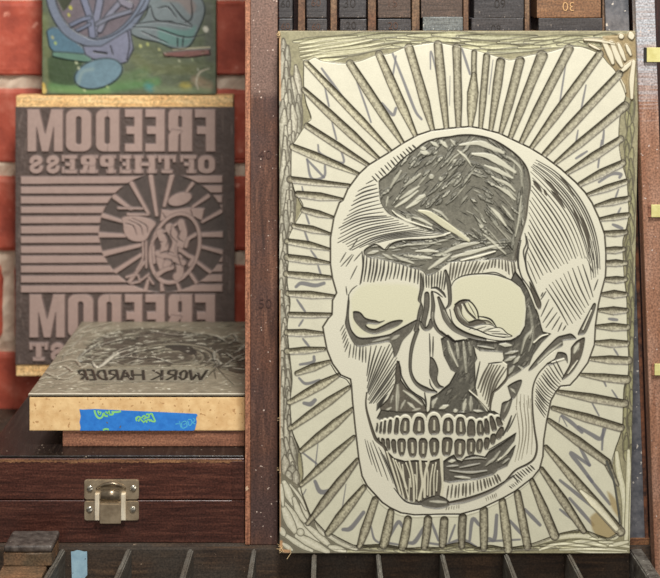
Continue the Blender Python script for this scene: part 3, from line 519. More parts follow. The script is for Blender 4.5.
def freedom_art(S=2.0):
    G, R = (86, 72, 66), (172, 147, 137)
    A = Art(15, 107, 234.5, 365, S, G, h0=-2.6, seed=21)
    A.C *= (1+(A.mid-0.5)[..., None]*0.5+(A.fine-0.5)[..., None]*0.25)
    A.H += (A.fine-.5)*.7+(A.mid-.5)*.8
    add = dict(col=R, h=0.0, prof='raise', wall=0.7, mott=0.10, rim=(112, 95, 90), rw=0.45)
    cut = dict(col=(86, 72, 67), h=-2.6, prof='raise', wall=0.7)
    rnd = random.Random(5)
    for k in range(60):
        x = rnd.choice([rnd.uniform(16, 26), rnd.uniform(218, 233)]); y = rnd.uniform(108, 360)
        A.stroke([(x, y), (x+rnd.uniform(-2, 2), y+rnd.uniform(6, 18))], [.5, 1.8, .5], col=rnd.choice([(122,106,98), (84,72,68), (132,116,108)]), a=.5, soft=.4, h=-2.9, prof='round')
    row = [('M',27,63),('O',65.5,91.5),('D',95.5,119.5),('E',124.5,142.5),('E',145,165),('R',168,192.5),('F',194.5,215.5)]
    for ch, a, b in row: put(A, BLOCK[ch], a, 109.5, b, 152, add, cut)
    for ch, a, b in [('S',28.5,43.5),('S',45.5,60),('E',61.5,77),('R',79.5,98),('P',99.5,116),('E',119.5,131.5),('H',133,157),('T',158,176),('F',180,196.5),('O',197.5,215.5)]: put(A, slab(ch), a, 155.5, b, 173.8, add, cut)
    for ch, a, b in row: put(A, BLOCK[ch], a+(2 if a < 120 else 0), 294.5, b+(2 if a < 120 else 0), 338, add, cut)
    for ch, a, b in [('T',29,48),('S',49.5,65)]: put(A, slab(ch), a, 343, b, 361.5, add, cut)
    # long bars
    y = 177.0
    for i in range(12):
        A.poly([(20.5,y+rnd.uniform(-.3,.3)),(120,y-.3),(222.5,y-1.4),(222.5,y+6.0),(120,y+6.8),(20.5,y+7.2+rnd.uniform(-.4,.4))], **add)
        y += 9.9
    # round field with radiating bars
    cir = [(163+64*math.cos(t*math.pi/30), 233+59.5*math.sin(t*math.pi/30)) for t in range(60)]
    A.poly(cir, col=(84, 73, 68), h=-2.8, prof='raise', wall=.6, mott=.3)
    A.clip = A.mask_poly([(min(x, 223), yy) for x, yy in [(163+65*math.cos(t*math.pi/30), min(max(233+60*math.sin(t*math.pi/30), 175), 292)) for t in range(60)]])
    P = lambda x, y: (90+x/4.28, 165+y/4.28)
    for a, b, w in [((178,80),(250,210),5),((260,50),(285,215),5.5),((350,48),(318,175),5.5),((438,82),(410,120),4.5),((505,135),(440,180),4.5),((560,200),(480,245),4.5),((578,298),(480,300),6.5),((580,378),(478,352),5),((570,500),(455,415),5),((475,535),(425,460),5),((385,540),(368,495),4.5),((310,545),(305,505),5),((235,545),(248,495),5),((145,532),(230,420),5),((88,470),(215,388),5.5),((45,385),(212,345),6),((36,300),(150,304),5.5),((55,218),(145,245),5),((105,138),(175,190),5.5)]:
        A.stroke([P(*a), P(*b)], [w, w*.7], sm=False, **add)
    A.poly([P(*p) for p in [(135,228),(180,218),(240,226),(282,250),(262,285),(240,322),(200,330),(165,318),(145,290),(140,255)]], sm=True, **add)
    A.poly([P(*p) for p in [(298,245),(305,190),(345,195),(420,183),(490,186),(480,240),(450,225),(400,210),(345,222)]], sm=False, **add)
    A.poly([(P(385,147)[0]+12.5*math.cos(t)*math.cos(-.3)-6.5*math.sin(t)*math.sin(-.3), P(385,147)[1]+12.5*math.cos(t)*math.sin(-.3)+6.5*math.sin(t)*math.cos(-.3)) for t in [k*math.pi/12 for k in range(24)]], **add)
    for p in ([(120,186),(225,188)], [(160,212),(250,214)], [(225,330),(225,400),(200,450)], [(240,330),(240,440)], [(155,482),(200,470),(215,495),(250,470)], [(170,510),(215,500)], [(250,480),(270,510)]): A.stroke([P(*q) for q in p], 2.6, **add)
    for p in ([(150,250),(185,262),(200,300)], [(165,235),(215,262),(225,300)], [(180,228),(240,260),(246,290)], [(310,205),(330,240)], [(430,190),(440,222)]): A.stroke([P(*q) for q in p], [.6,1.1,.6], col=(80,68,64), h=-1.8, prof='round')
    def ell(cx, cy, rx, ry, th, n=32):
        c, s = math.cos(th), math.sin(th)
        return [(cx+rx*math.cos(t)*c-ry*math.sin(t)*s, cy+rx*math.cos(t)*s+ry*math.sin(t)*c) for t in [k*2*math.pi/n for k in range(n)]]
    E = ell(175, 248.5, 25.5, 37.5, .3); A.poly(E, **add)
    A.poly(ell(175, 248.5, 21.5, 33.5, .3), **cut)
    for p, w in [([(265,330),(290,300),(330,280),(390,240)],3), ([(300,290),(320,350),(300,400),(310,440)],8), ([(340,270),(370,330),(350,390),(330,430)],9), ([(390,250),(400,300),(380,360)],8), ([(380,360),(420,390),(440,400),(425,430)],4), ([(450,300),(420,320),(410,350)],4), ([(380,400),(385,460),(370,480)],8),
                 ([(290,470),(320,450),(350,440)],5), ([(290,380),(350,400),(400,420)],6), ([(270,350),(275,420)],3.2)]:
        A.stroke([P(*q) for q in p], w, **add)
    for p in ([(310,290),(335,310),(325,350)], [(350,260),(345,300),(370,330)], [(300,380),(330,370),(360,380)], [(390,280),(375,310),(400,330)], [(320,400),(350,410),(345,440)], [(375,350),(380,400),(395,440)], [(290,330),(310,330)], [(360,420),(380,430)]): A.stroke([P(*q) for q in p], [.6,1.2,.6], col=(80,68,64), h=-2, prof='round')
    A.clip = None
    return A

def green_art(S=1.6):
    A = Art(42, -62, 216, 94, S, (92, 100, 78), h0=-1.6, seed=31)
    Q = lambda x, y: (35+x/3.474, y/3.474)
    P = lambda pts: [Q(*p) for p in pts]
    A.C *= (1+(A.mid-0.5)[..., None]*0.5+(A.fine-0.5)[..., None]*0.2)
    A.H += (A.mid-.5)*1.0
    def wash(pts, w, col, a=.7): A.stroke(P(pts), w, col=col, a=a, soft=2.2)
    wash([(30,60),(40,180),(45,300)], 8, (112,118,78)); wash([(60,300),(180,312),(300,300),(420,285)], 9, (92,136,82)); wash([(60,312),(250,316)], 5, (122,154,96)); wash([(250,290),(330,270),(380,250)], 12, (100,128,84), .5)
    wash([(392,300),(402,306)], 7, (70,140,140)); wash([(515,300),(530,300)], 7, (190,170,70)); wash([(560,280),(600,300)], 10, (150,130,104), .8); wash([(420,310),(600,315)], 5, (132,146,110)); wash([(340,150),(500,230),(600,230)], 12, (98,104,76), .5)
    wash([(600,20),(608,200)], 9, (84,86,80), .6); wash([(345,200),(420,240),(550,240)], 10, (110,112,70), .4)
    L = dict(col=(52, 52, 54), h=-2.0, prof='round')
    face = lambda c: dict(col=c, h=0.0, prof='raise', wall=.8, mott=.22, rim=(44,48,50), rw=.75)
    A.poly(P([(42,205),(80,198),(150,202),(160,240),(140,292),(70,290),(45,270)]), sm=True, col=(60,78,50), a=.9, soft=.8, mott=.3)
    A.poly(P([(40,110),(75,95),(120,130),(165,165),(178,185),(110,192),(80,190),(48,160)]), sm=True, **face((84,114,130)))
    A.poly(P([(60,180),(180,190),(195,215),(140,212),(60,196)]), sm=True, **face((96,128,112)))
    # broad form on the right
    A.poly(P([(330,100),(390,40),(400,-120),(520,-130),(572,-20),(590,40),(560,120),(530,165),(480,168),(430,148),(370,135),(335,118)]), sm=True, **face((112,122,124)))
    A.poly(P([(425,95),(520,105),(560,90),(545,140),(520,160),(470,158),(430,140)]), sm=True, col=(92,132,124), a=.75, soft=1.2)
    A.poly(P([(440,0),(500,10),(540,50),(560,20),(520,-20)]), sm=True, col=(134,112,104), a=.6, soft=1.5)
    # great ring and what fills it
    ring = [(48,-130),(50,-40),(60,20),(85,75),(120,115),(165,140),(215,148),(270,132),(320,95),(360,45),(385,-10),(390,-90)]
    A.poly(P([(60,-130),(60,-20),(100,80),(160,130),(220,140),(290,112),(350,45),(375,-20),(380,-130)]), sm=False, col=(108,98,104), h=-1.4, prof='set', mott=.3)
    A.poly(P([(95,40),(125,5),(140,-30),(90,-40),(75,0)]), sm=True, col=(58,62,46), h=-2.0, mott=.3)
    for p, w, c in [([(232,-100),(225,0),(212,70),(205,122)],7.5,(124,126,144)), ([(150,-120),(165,-20),(190,60),(200,130)],7,(118,122,142)), ([(330,-30),(250,60),(225,105)],6,(124,124,138)), ([(330,40),(260,62),(215,84)],4.5,(120,122,136)), ([(100,100),(160,70),(190,62)],4.5,(112,118,138)), ([(120,118),(160,100),(190,84)],3.5,(112,118,138)), ([(290,-60),(300,0),(330,20)],7,(126,122,134))]:
        A.stroke(P(p), w, **face(c))
    A.stroke(P(ring), 9, **face((112,120,136)))
    A.stroke(P([(x+4 if x > 200 else x+16, y-10) for x, y in ring]), .9, **L)
    A.poly(P([(165,160),(230,160),(330,100),(342,170),(320,215),(290,225),(200,205),(175,190)]), sm=False, **face((120,122,140)))
    A.stroke(P([(205,180),(248,186)]), 2.2, **L); A.stroke(P([(262,160),(270,190)]), 1.2, **L); A.stroke(P([(322,110),(328,160),(318,210)]), 1.2, **L)
    c, s = math.cos(-.3), math.sin(-.3)
    A.poly([Q(220+86*math.cos(t)*c-50*math.sin(t)*s, 256+86*math.cos(t)*s+50*math.sin(t)*c) for t in [k*math.pi/14 for k in range(28)]], **dict(face((108,134,146)), rim=(44,52,48), rw=.9))
    A.stroke(P([(150,290),(165,250),(200,240)]), 3, col=(150,166,158), a=.5, soft=1.2)
    # rod, crescent and crossing lines
    A.poly(P([(445,182),(530,174),(606,170),(608,190),(530,200),(448,196)]), sm=False, **face((128,88,82)))
    A.stroke(P([(480,172),(606,164)]), 1.6, col=(186,178,150), a=.8)
    A.stroke(P([(604,238),(572,252),(560,285),(566,310)]), [1,2.4,1.4], col=(178,170,150), a=.85)
    for p in ([(340,95),(420,100),(520,130),(590,120)], [(345,85),(430,75),(500,85),(545,95)], [(400,20),(420,70),(480,75)], [(370,110),(460,150)], [(470,10),(510,60),(545,90)], [(495,130),(495,165)], [(515,125),(512,165)], [(425,30),(460,25),(490,60)], [(350,60),(400,25)], [(540,-20),(545,60),(520,80)]):
        A.stroke(P(p), [.8, 1.5, .8], **L)
    for x, y, r, col in [(592,100,6,(206,202,186)),(122,25,3.4,(190,188,70)),(116,50,2.6,(186,182,80)),(70,148,2.4,(170,186,90)),(60,128,2.4,(176,170,110)),(142,215,3,(190,196,160)),(365,158,2.6,(190,190,120)),(390,152,2.4,(180,184,110)),(430,170,2,(190,186,130)),(150,235,2.4,(186,190,160)),(565,240,1.6,(180,180,160)),(545,205,1.6,(170,180,140)),(250,300,2.4,(170,190,130)),(170,312,2,(190,200,150)),(500,210,1.8,(190,190,160)),(24,296,7,(206,172,84)),(28,312,7,(220,190,110))]:
        A.stroke([Q(x, y), Q(x+2, y+4)], r*.8, col=col, a=.9, soft=.5)
    rnd = random.Random(3)
    for k in range(70):
        x, y = rnd.uniform(340, 600), rnd.uniform(180, 310)
        A.stroke(P([(x, y), (x+rnd.uniform(5, 30), y-rnd.uniform(-6, 10))]), [.4, 1.1, .4], col=rnd.choice([(66,78,52),(136,142,104),(120,128,92)]), a=.5, soft=.4, h=-2.2, prof='round')
    return A

ZT = 0.1211
def TW(p):
    D = (CZ-ZT)*F/(p[1]+15); return ((p[0]-330)*D/F*1000.0, (1.519-D)*1000.0)
def work_art(S=1.4):
    base = (138, 129, 110)
    A = Art(-267, 0, -75.6, 269.5, S, base, T=TW, seed=41)
    A.C *= (1+(A.mid-0.5)[..., None]*0.45+(A.fine-0.5)[..., None]*0.25)
    A.H += (A.mid-.5)*.5
    rnd = random.Random(11)
    DK = (44, 41, 35)
    def ln(p, w=1.6, col=DK, h=-2.0, a=.9): A.stroke(p, [w*.5, w, w*.5], col=col, h=h, prof='round', a=a)
    def gl(p, w=2.2, col=(222, 216, 196), a=.6, h=None): A.stroke(p, [w*.4, w, w*.4], col=col, a=a, soft=.6, h=h, prof='raise', wall=1)  # pale glints painted beside the cuts
    # carved-away field behind the motif
    A.poly([(88,345),(104,334),(122,329),(150,327),(190,331),(222,336),(243,343),(246,372),(214,366),(196,364),(150,364),(110,365),(84,364),(78,356)], sm=True, col=(86,79,67), h=-1.8, mott=.6)
    for k in range(420):
        x, y = rnd.uniform(60, 244), rnd.uniform(324, 367)
        if x < 66+(366-y)*.7: continue
        d = rnd.uniform(4, 15); a = rnd.uniform(-.25, .12)
        c = rnd.random()
        A.stroke([(x, y), (x+d*.5, y+d*a*.4+rnd.uniform(-.6, .6)), (x+d, y+d*a)], [.6, rnd.uniform(1.5, 4), .6], col=(48,45,38) if c < .45 else ((146,140,122) if c < .85 else (214,208,188)), a=.7, soft=.4, h=-2.8 if c < .45 else -.7, prof='round' if c < .45 else 'raise')
    for k in range(260):
        y = rnd.uniform(326, 391); xl = 29+(393-y)*.72; x = rnd.uniform(xl+2, xl+55) if k < 200 else rnd.uniform(60, 240)
        if k >= 200: y = rnd.uniform(381, 391)
        d = rnd.uniform(4, 13); sl = rnd.uniform(-.8, .25); c = rnd.random()
        A.stroke([(x, y), (x+d*.5, y+d*sl*.35), (x+d, y+d*sl*.5)], [.5, rnd.uniform(1.4, 3.4), .5], col=(88,83,70) if c < .5 else (204,198,176), a=.5 if k < 200 else .22, soft=.5, h=-1.4 if c < .5 else .3, prof='round' if c < .5 else 'raise')
    # sweeping bands
    for r, w in ((1.0, 3.2), (.84, 2.2), (.66, 2.2), (.46, 1.8)):
        pts = [(176+44*r*math.cos(t), 355+13.5*r*math.sin(t)) for t in [math.radians(a) for a in range(-175, 100, 15)]]
        A.stroke(pts, [1, w*1.6, w, 1], col=(62,58,50), h=-2.6, prof='round', a=.9)
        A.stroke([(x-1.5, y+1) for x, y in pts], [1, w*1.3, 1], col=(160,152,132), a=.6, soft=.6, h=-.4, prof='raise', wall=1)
    A.poly([(164,344.5),(178,343),(190,345),(197,350),(193,353.5),(184,351),(172,348)], sm=True, col=(56,52,45), h=-2.8, mott=.4)
    for p, w in [([(92,361),(97,367),(108,358),(118,350),(134,345)],4), ([(84,352),(100,344),(124,338),(150,334)],3), ([(120,356),(140,350),(160,347)],4), ([(128,362),(150,356),(172,362)],3), ([(78,358),(86,350),(98,343)],3), ([(104,362),(122,356),(142,357)],3),
                 ([(215,362),(214,352),(222,348)],4), ([(228,343),(236,338),(232,334),(226,337)],3), ([(234,352),(245,345)],4), ([(222,366),(236,356),(246,352)],3.5), ([(206,362),(213,358),(220,363),(212,367)],2.6), ([(238,360),(246,356)],5), ([(226,352),(233,357)],3), ([(200,333),(216,336),(226,341)],3), ([(150,330),(176,334),(200,333)],2.6)]:
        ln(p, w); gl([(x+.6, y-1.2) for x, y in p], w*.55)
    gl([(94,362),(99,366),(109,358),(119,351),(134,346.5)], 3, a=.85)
    # flames / folds down the left border
    for p in ([(72,338),(80,330),(92,324)], [(62,348),(74,344),(84,333)], [(56,356),(68,354),(80,350)], [(48,366),(60,362),(74,360),(80,366)], [(44,372),(56,376),(70,370)], [(38,380),(50,377),(66,379),(76,374)], [(62,360),(66,352),(72,348)], [(84,328),(98,326),(112,322.5)], [(54,368),(64,366),(72,371)], [(74,334),(86,332),(96,328)]):
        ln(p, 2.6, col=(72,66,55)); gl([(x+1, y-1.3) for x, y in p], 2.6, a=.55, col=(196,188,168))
    for p in ([(208,372),(222,366)], [(216,364),(222,372),(234,384)], [(212,368),(228,374),(242,378)], [(204,379),(212,371),(220,362)], [(214,368),(216,378)]): ln(p, 1.6, col=(80,74,62))
    # banner with the mirrored words
    A.poly([(76,369),(100,367.5),(146,366),(200,367),(212,368),(203,381),(150,380.5),(100,382),(84,381)], sm=False, col=(134,128,111), h=-.8, mott=.35)
    GL = {'W': [[(0,0),(.25,1),(.5,.3),(.75,1),(1,0)]], 'O': [[(.5,0),(.1,.25),(.1,.75),(.5,1),(.9,.75),(.9,.25),(.5,0)]], 'R': [[(0,1),(0,0),(.8,.05),(.85,.4),(.1,.52),(.95,1)]], 'K': [[(0,0),(0,1)],[(.9,0),(.05,.5),(1,1)]],
          'H': [[(0,0),(0,1)],[(1,0),(1,1)],[(0,.5),(1,.5)]], 'A': [[(0,1),(.5,0),(1,1)],[(.2,.65),(.8,.65)]], 'D': [[(0,0),(0,1),(.65,.9),(.95,.5),(.65,.1),(0,0)]], 'E': [[(1,0),(0,0),(0,1),(1,1)],[(0,.5),(.8,.5)]]}
    W = [('W',189,206),('O',179.5,187.5),('R',167,176),('K',152,162),('H',132.5,143.5),('A',120.5,130.5),('R',109,117.5),('D',97,105.5),('E',88,94),('R',79.5,86)]
    for ch, a, b in W:
        m_ = (a+b)/2; y0 = 368.8+abs(m_-146)**2*.0000; k = 3.2*(a-146)/60
        for pts in GL[ch]:
            q = [(b-x*(b-a)+k*(.5-y), y0+y*9.6) for x, y in pts]
            for (p0, p1, e0, e1) in zip(q, q[1:], pts, pts[1:]):
                fl = abs(e1[1]-e0[1]) < .2
                if fl: A.poly([(p0[0], p0[1]-.9), (p1[0], p1[1]-.9), (p1[0], p1[1]+.9), (p0[0], p0[1]+.9)], col=(46,42,35), h=-2.0, wall=1)
                else: A.stroke([p0, p1], 3.0, sm=False, col=(46,42,35), h=-2.2, prof='round')
    ln([(84,384.5),(105,383.5),(143,381),(180,381.3),(203,382.6)], 2.6, a=.9)
    ln([(76,368),(110,366.3),(146,365),(190,366),(212,367.5)], 1.4, col=(84,79,67))
    # pale line along the front lip
    A.stroke([(20,392.9),(250,392.9)], 2.6, sm=False, col=(246,240,220), a=.95, soft=.4)
    for k in range(260):
        x, y = rnd.uniform(34, 242), rnd.uniform(325, 391)
        A.stroke([(x, y), (x+rnd.uniform(.3, 1.6), y)], rnd.uniform(.8, 1.8), col=(226,220,200), a=.7)
    return A
import bpy, bmesh
from mathutils import Vector, Matrix
F = 1411.8; CZ = 0.4828
def P(u, v, D): return ((u-330.0)*D/F, D, CZ-(v+15.0)*D/F)
def X(u, D): return (u-330.0)*D/F
def Zc(v, D): return CZ-(v+15.0)*D/F
COL = bpy.context.scene.collection

# ------------------------------------------------------------------ materials
def mat(name):
    m = bpy.data.materials.new(name); m.use_nodes = True
    nt = m.node_tree; b = nt.nodes['Principled BSDF']
    return m, nt, b
def N(nt, t, **k):
    n = nt.nodes.new(t)
    for a, v in k.items():
        if a in n.inputs: n.inputs[a].default_value = v
        else: setattr(n, a, v)
    return n
def rgba(c): return tuple(lin(c))+(1.0,)
def ramp(nt, stops, src):
    r = nt.nodes.new('ShaderNodeValToRGB'); e = r.color_ramp.elements
    while len(e) < len(stops): e.new(0.5)
    for i, (p, c) in enumerate(stops): e[i].position = p; e[i].color = rgba(c) if len(c) == 3 else c
    nt.links.new(src, r.inputs[0]); return r
def bump(nt, b, src, s, d=0.001):
    n = nt.nodes.new('ShaderNodeBump'); n.inputs['Strength'].default_value = s; n.inputs['Distance'].default_value = d
    nt.links.new(src, n.inputs['Height']); nt.links.new(n.outputs[0], b.inputs['Normal'])
def mixc(nt, fac, a, b_):
    m = nt.nodes.new('ShaderNodeMix'); m.data_type = 'RGBA'
    nt.links.new(fac, m.inputs['Factor'])
    for s, v in ((m.inputs['A'], a), (m.inputs['B'], b_)):
        if hasattr(v, 'default_value') or hasattr(v, 'links'): nt.links.new(v, s)
        else: s.default_value = rgba(v)
    return m.outputs['Result']
def wood(name, c1, c2, c3, grain='X', scale=1.0, rough=0.5, specks=None, speck_amt=0.62, blot=0.0, blotc=None, bs=0.3, coat=0.0, wear=None, zone=None):
    """grained wood; specks = paint flecks, blot = stains, wear = (z0, z1, colour) a rubbed edge, zone = (z, colour) a stretch tinted above that height"""
    m, nt, b = mat(name)
    tc = N(nt, 'ShaderNodeTexCoord'); mp = N(nt, 'ShaderNodeMapping')
    st = {'X': (8, 90, 90), 'Y': (90, 8, 90), 'Z': (90, 90, 8)}[grain]
    mp.inputs['Scale'].default_value = tuple(s*scale for s in st)
    nt.links.new(tc.outputs['Object'], mp.inputs[0])
    n1 = N(nt, 'ShaderNodeTexNoise', Scale=2.2, Detail=8.0, Roughness=0.65, Distortion=0.6); nt.links.new(mp.outputs[0], n1.inputs['Vector'])
    r = ramp(nt, [(0.30, c2), (0.5, c1), (0.72, c3)], n1.outputs[0])
    col = r.outputs[0]
    n2 = N(nt, 'ShaderNodeTexNoise', Scale=22.0*scale, Detail=4.0); nt.links.new(tc.outputs['Object'], n2.inputs['Vector'])
    if blot:
        f = ramp(nt, [(0.5-blot*0.2, (0,0,0,1)), (0.5+blot*0.3, (1,1,1,1))], n2.outputs[0])
        col = mixc(nt, f.outputs[0], col, blotc)
    if zone:
        sx = N(nt, 'ShaderNodeSeparateXYZ'); nt.links.new(tc.outputs['Object'], sx.inputs[0])
        mr = N(nt, 'ShaderNodeMapRange'); mr.inputs['From Min'].default_value = zone[0]-0.004; mr.inputs['From Max'].default_value = zone[0]+0.004
        nt.links.new(sx.outputs['Z'], mr.inputs['Value'])
        mu = N(nt, 'ShaderNodeMath', operation='MULTIPLY'); nt.links.new(mr.outputs[0], mu.inputs[0]); mu.inputs[1].default_value = zone[2]
        col = mixc(nt, mu.outputs[0], col, zone[1])
    if wear:
        sx = N(nt, 'ShaderNodeSeparateXYZ'); nt.links.new(tc.outputs['Object'], sx.inputs[0])
        mr = N(nt, 'ShaderNodeMapRange'); mr.inputs['From Min'].default_value = wear[0]; mr.inputs['From Max'].default_value = wear[1]
        nt.links.new(sx.outputs['Z'], mr.inputs['Value'])
        n4 = N(nt, 'ShaderNodeTexNoise', Scale=3.0, Detail=5.0); mp4 = N(nt, 'ShaderNodeMapping'); mp4.inputs['Scale'].default_value = (10, 60, 200)
        nt.links.new(tc.outputs['Object'], mp4.inputs[0]); nt.links.new(mp4.outputs[0], n4.inputs['Vector'])
        ad = N(nt, 'ShaderNodeMath', operation='ADD'); nt.links.new(mr.outputs[0], ad.inputs[0]); nt.links.new(n4.outputs[0], ad.inputs[1])
        f = ramp(nt, [(0.0, (0,0,0,1)), (1.0, (1,1,1,1))], ad.outputs[0]); f.color_ramp.elements[0].position = 0.66; f.color_ramp.elements[1].position = 0.98
        sb = N(nt, 'ShaderNodeMath', operation='MULTIPLY'); nt.links.new(ad.outputs[0], sb.inputs[0]); sb.inputs[1].default_value = 0.62
        nt.links.new(sb.outputs[0], f.inputs[0])
        col = mixc(nt, f.outputs[0], col, wear[2])
    ng = N(nt, 'ShaderNodeTexNoise', Scale=620.0, Detail=2.0); nt.links.new(tc.outputs['Object'], ng.inputs['Vector'])
    mg = N(nt, 'ShaderNodeMapRange'); mg.inputs['From Min'].default_value = .3; mg.inputs['From Max'].default_value = .7; mg.inputs['To Min'].default_value = .55; mg.inputs['To Max'].default_value = 1.45
    nt.links.new(ng.outputs[0], mg.inputs['Value'])
    vg = N(nt, 'ShaderNodeVectorMath', operation='SCALE'); nt.links.new(col, vg.inputs[0]); nt.links.new(mg.outputs[0], vg.inputs['Scale']); col = vg.outputs[0]
    if specks:
        n3 = N(nt, 'ShaderNodeTexNoise', Scale=330.0, Detail=1.5); nt.links.new(tc.outputs['Object'], n3.inputs['Vector'])
        f = ramp(nt, [(speck_amt, (0,0,0,1)), (speck_amt+0.05, (1,1,1,1))], n3.outputs[0])
        col = mixc(nt, f.outputs[0], col, specks)
    nt.links.new(col, b.inputs['Base Color'])
    b.inputs['Roughness'].default_value = rough
    if coat: b.inputs['Coat Weight'].default_value = coat; b.inputs['Coat Roughness'].default_value = 0.25
    bump(nt, b, n1.outputs[0], bs)
    return m
def flat(name, c, c2=None, scale=60.0, rough=0.5, metal=0.0, bs=0.2, specks=None, sp=0.66, detail=5.0):
    m, nt, b = mat(name); c2 = c2 or tuple(int(x*0.8) for x in c)
    tc = N(nt, 'ShaderNodeTexCoord'); n1 = N(nt, 'ShaderNodeTexNoise', Scale=scale, Detail=detail, Roughness=0.6); nt.links.new(tc.outputs['Object'], n1.inputs['Vector'])
    r = ramp(nt, [(0.34, c2), (0.64, c)], n1.outputs[0]); col = r.outputs[0]
    if specks:
        n3 = N(nt, 'ShaderNodeTexNoise', Scale=300.0, Detail=1.0); nt.links.new(tc.outputs['Object'], n3.inputs['Vector'])
        f = ramp(nt, [(sp, (0,0,0,1)), (sp+0.05, (1,1,1,1))], n3.outputs[0]); col = mixc(nt, f.outputs[0], col, specks)
    nt.links.new(col, b.inputs['Base Color']); b.inputs['Roughness'].default_value = rough; b.inputs['Metallic'].default_value = metal
    bump(nt, b, n1.outputs[0], bs); return m
def pigment_shade(name, rough=0.55, bs=0.25, gain=1.0):
    m, nt, b = mat(name)
    at = N(nt, 'ShaderNodeAttribute'); at.attribute_name = 'pigment_shade'
    tc = N(nt, 'ShaderNodeTexCoord'); n1 = N(nt, 'ShaderNodeTexNoise', Scale=900.0, Detail=4.0); nt.links.new(tc.outputs['Object'], n1.inputs['Vector'])
    mr = N(nt, 'ShaderNodeMapRange'); mr.inputs['To Min'].default_value = 0.86*gain; mr.inputs['To Max'].default_value = 1.12*gain; nt.links.new(n1.outputs[0], mr.inputs['Value'])
    vm = N(nt, 'ShaderNodeVectorMath', operation='SCALE'); nt.links.new(at.outputs['Color'], vm.inputs[0]); nt.links.new(mr.outputs[0], vm.inputs['Scale'])
    nt.links.new(vm.outputs[0], b.inputs['Base Color']); b.inputs['Roughness'].default_value = rough
    bump(nt, b, n1.outputs[0], bs, 0.0004); return m

# ------------------------------------------------------------------ object helpers
def thing(name, loc, label, cat, group=None):
    o = bpy.data.objects.new(name, None); COL.objects.link(o); o.location = loc; o.empty_display_size = 0.02
    o['label'] = label; o['category'] = cat
    if group: o['group'] = group
    return o
def world_of(o):
    v = Vector(o.location); p = o.parent
    while p: v += Vector(p.location); p = p.parent
    return v
def link(me, name, m, parent=None, origin=None):
    """me holds world coordinates; they are moved under the parent (or the given origin)"""
    o = bpy.data.objects.new(name, me); COL.objects.link(o)
    org = world_of(parent) if parent else Vector(origin or (0, 0, 0))
    me.transform(Matrix.Translation(-org))
    if parent: o.parent = parent
    else: o.location = org
    if m: me.materials.append(m)
    return o
def tag(o, label, cat, group=None):
    o['label'] = label; o['category'] = cat
    if group: o['group'] = group
    return o
def bm_box(bm, x0, x1, y0, y1, z0, z1, bev=0.0, seg=2, jit=0.0, seed=0):
    tmp = bmesh.new()
    bmesh.ops.create_cube(tmp, size=1.0)
    for v in tmp.verts: v.co = Vector((x0+(v.co.x+.5)*(x1-x0), y0+(v.co.y+.5)*(y1-y0), z0+(v.co.z+.5)*(z1-z0)))
    if bev > 0: bmesh.ops.bevel(tmp, geom=list(tmp.edges), offset=bev, segments=seg, profile=0.6, affect='EDGES')
    if jit:
        r = random.Random(seed)
        for v in tmp.verts: v.co += Vector((r.uniform(-jit, jit), r.uniform(-jit, jit), r.uniform(-jit, jit)))
    me = bpy.data.meshes.new('tmp'); tmp.to_mesh(me); tmp.free(); bm.from_mesh(me); bpy.data.meshes.remove(me)
def box(name, x0, x1, y0, y1, z0, z1, m, parent=None, bev=0.0008, shear=0.0, origin=None, seg=2, cuts=0, rough=0.0, seed=1):
    bm = bmesh.new(); bm_box(bm, x0, x1, y0, y1, z0, z1, bev, seg)
    if cuts:
        bmesh.ops.subdivide_edges(bm, edges=[e for e in bm.edges if e.calc_length() > 0.012], cuts=cuts, use_grid_fill=True)
        r = random.Random(seed)
        for v in bm.verts: v.co += Vector((r.uniform(-rough, rough), r.uniform(-rough, rough), r.uniform(-rough, rough)))
    if shear:
        for v in bm.verts: v.co.x += (z1-v.co.z)*shear
    me = bpy.data.meshes.new(name); bm.to_mesh(me); bm.free()
    for p in me.polygons: p.use_smooth = False
    return link(me, name, m, parent, origin or ((x0+x1)/2, (y0+y1)/2, z0))
def relief(name, A, mapper, m, parent, back):
    """grid mesh from a carved sheet, with a skirt to its back face"""
    ny, nx = A.ny, A.nx
    gu = A.u0+np.arange(nx)/A.S; gv = A.v0+np.arange(ny)/A.S
    U, V = np.meshgrid(gu, gv)
    co = mapper(U, V, A.H).reshape(-1, 3)
    idx = np.arange(nx*ny).reshape(ny, nx)
    q = np.stack([idx[:-1, :-1], idx[1:, :-1], idx[1:, 1:], idx[:-1, 1:]], -1).reshape(-1, 4)
    ring = np.concatenate([idx[0, :-1], idx[:-1, -1], idx[-1, :0:-1], idx[:0:-1, 0]])
    Hb = np.full(A.H.shape, back)
    cb = mapper(U, V, Hb).reshape(-1, 3)[ring]
    n0 = len(co); k = np.arange(len(ring)); k2 = (k+1) % len(ring)
    sk = np.stack([ring[k], ring[k2], n0+k2, n0+k], -1)
    co = np.concatenate([co, cb]); q = np.concatenate([q, sk])
    me = bpy.data.meshes.new(name)
    me.vertices.add(len(co)); me.vertices.foreach_set('co', co.astype(np.float32).ravel())
    me.loops.add(len(q)*4); me.loops.foreach_set('vertex_index', q.astype(np.int32).ravel())
    me.polygons.add(len(q)); me.polygons.foreach_set('loop_start', (np.arange(len(q))*4).astype(np.int32))
    me.update(calc_edges=True)
    sm = np.ones(len(q), bool); sm[-len(sk):] = False
    me.polygons.foreach_set('use_smooth', sm)
    at = me.color_attributes.new('pigment_shade', 'FLOAT_COLOR', 'POINT')
    c = np.clip(A.C, 0.0, 1.0).reshape(-1, 3); c = np.concatenate([c, c[ring]*0.9])
    at.data.foreach_set('color', np.c_[c, np.ones(len(c))].astype(np.float32).ravel())
    me.validate()
    return link(me, name, m, parent)
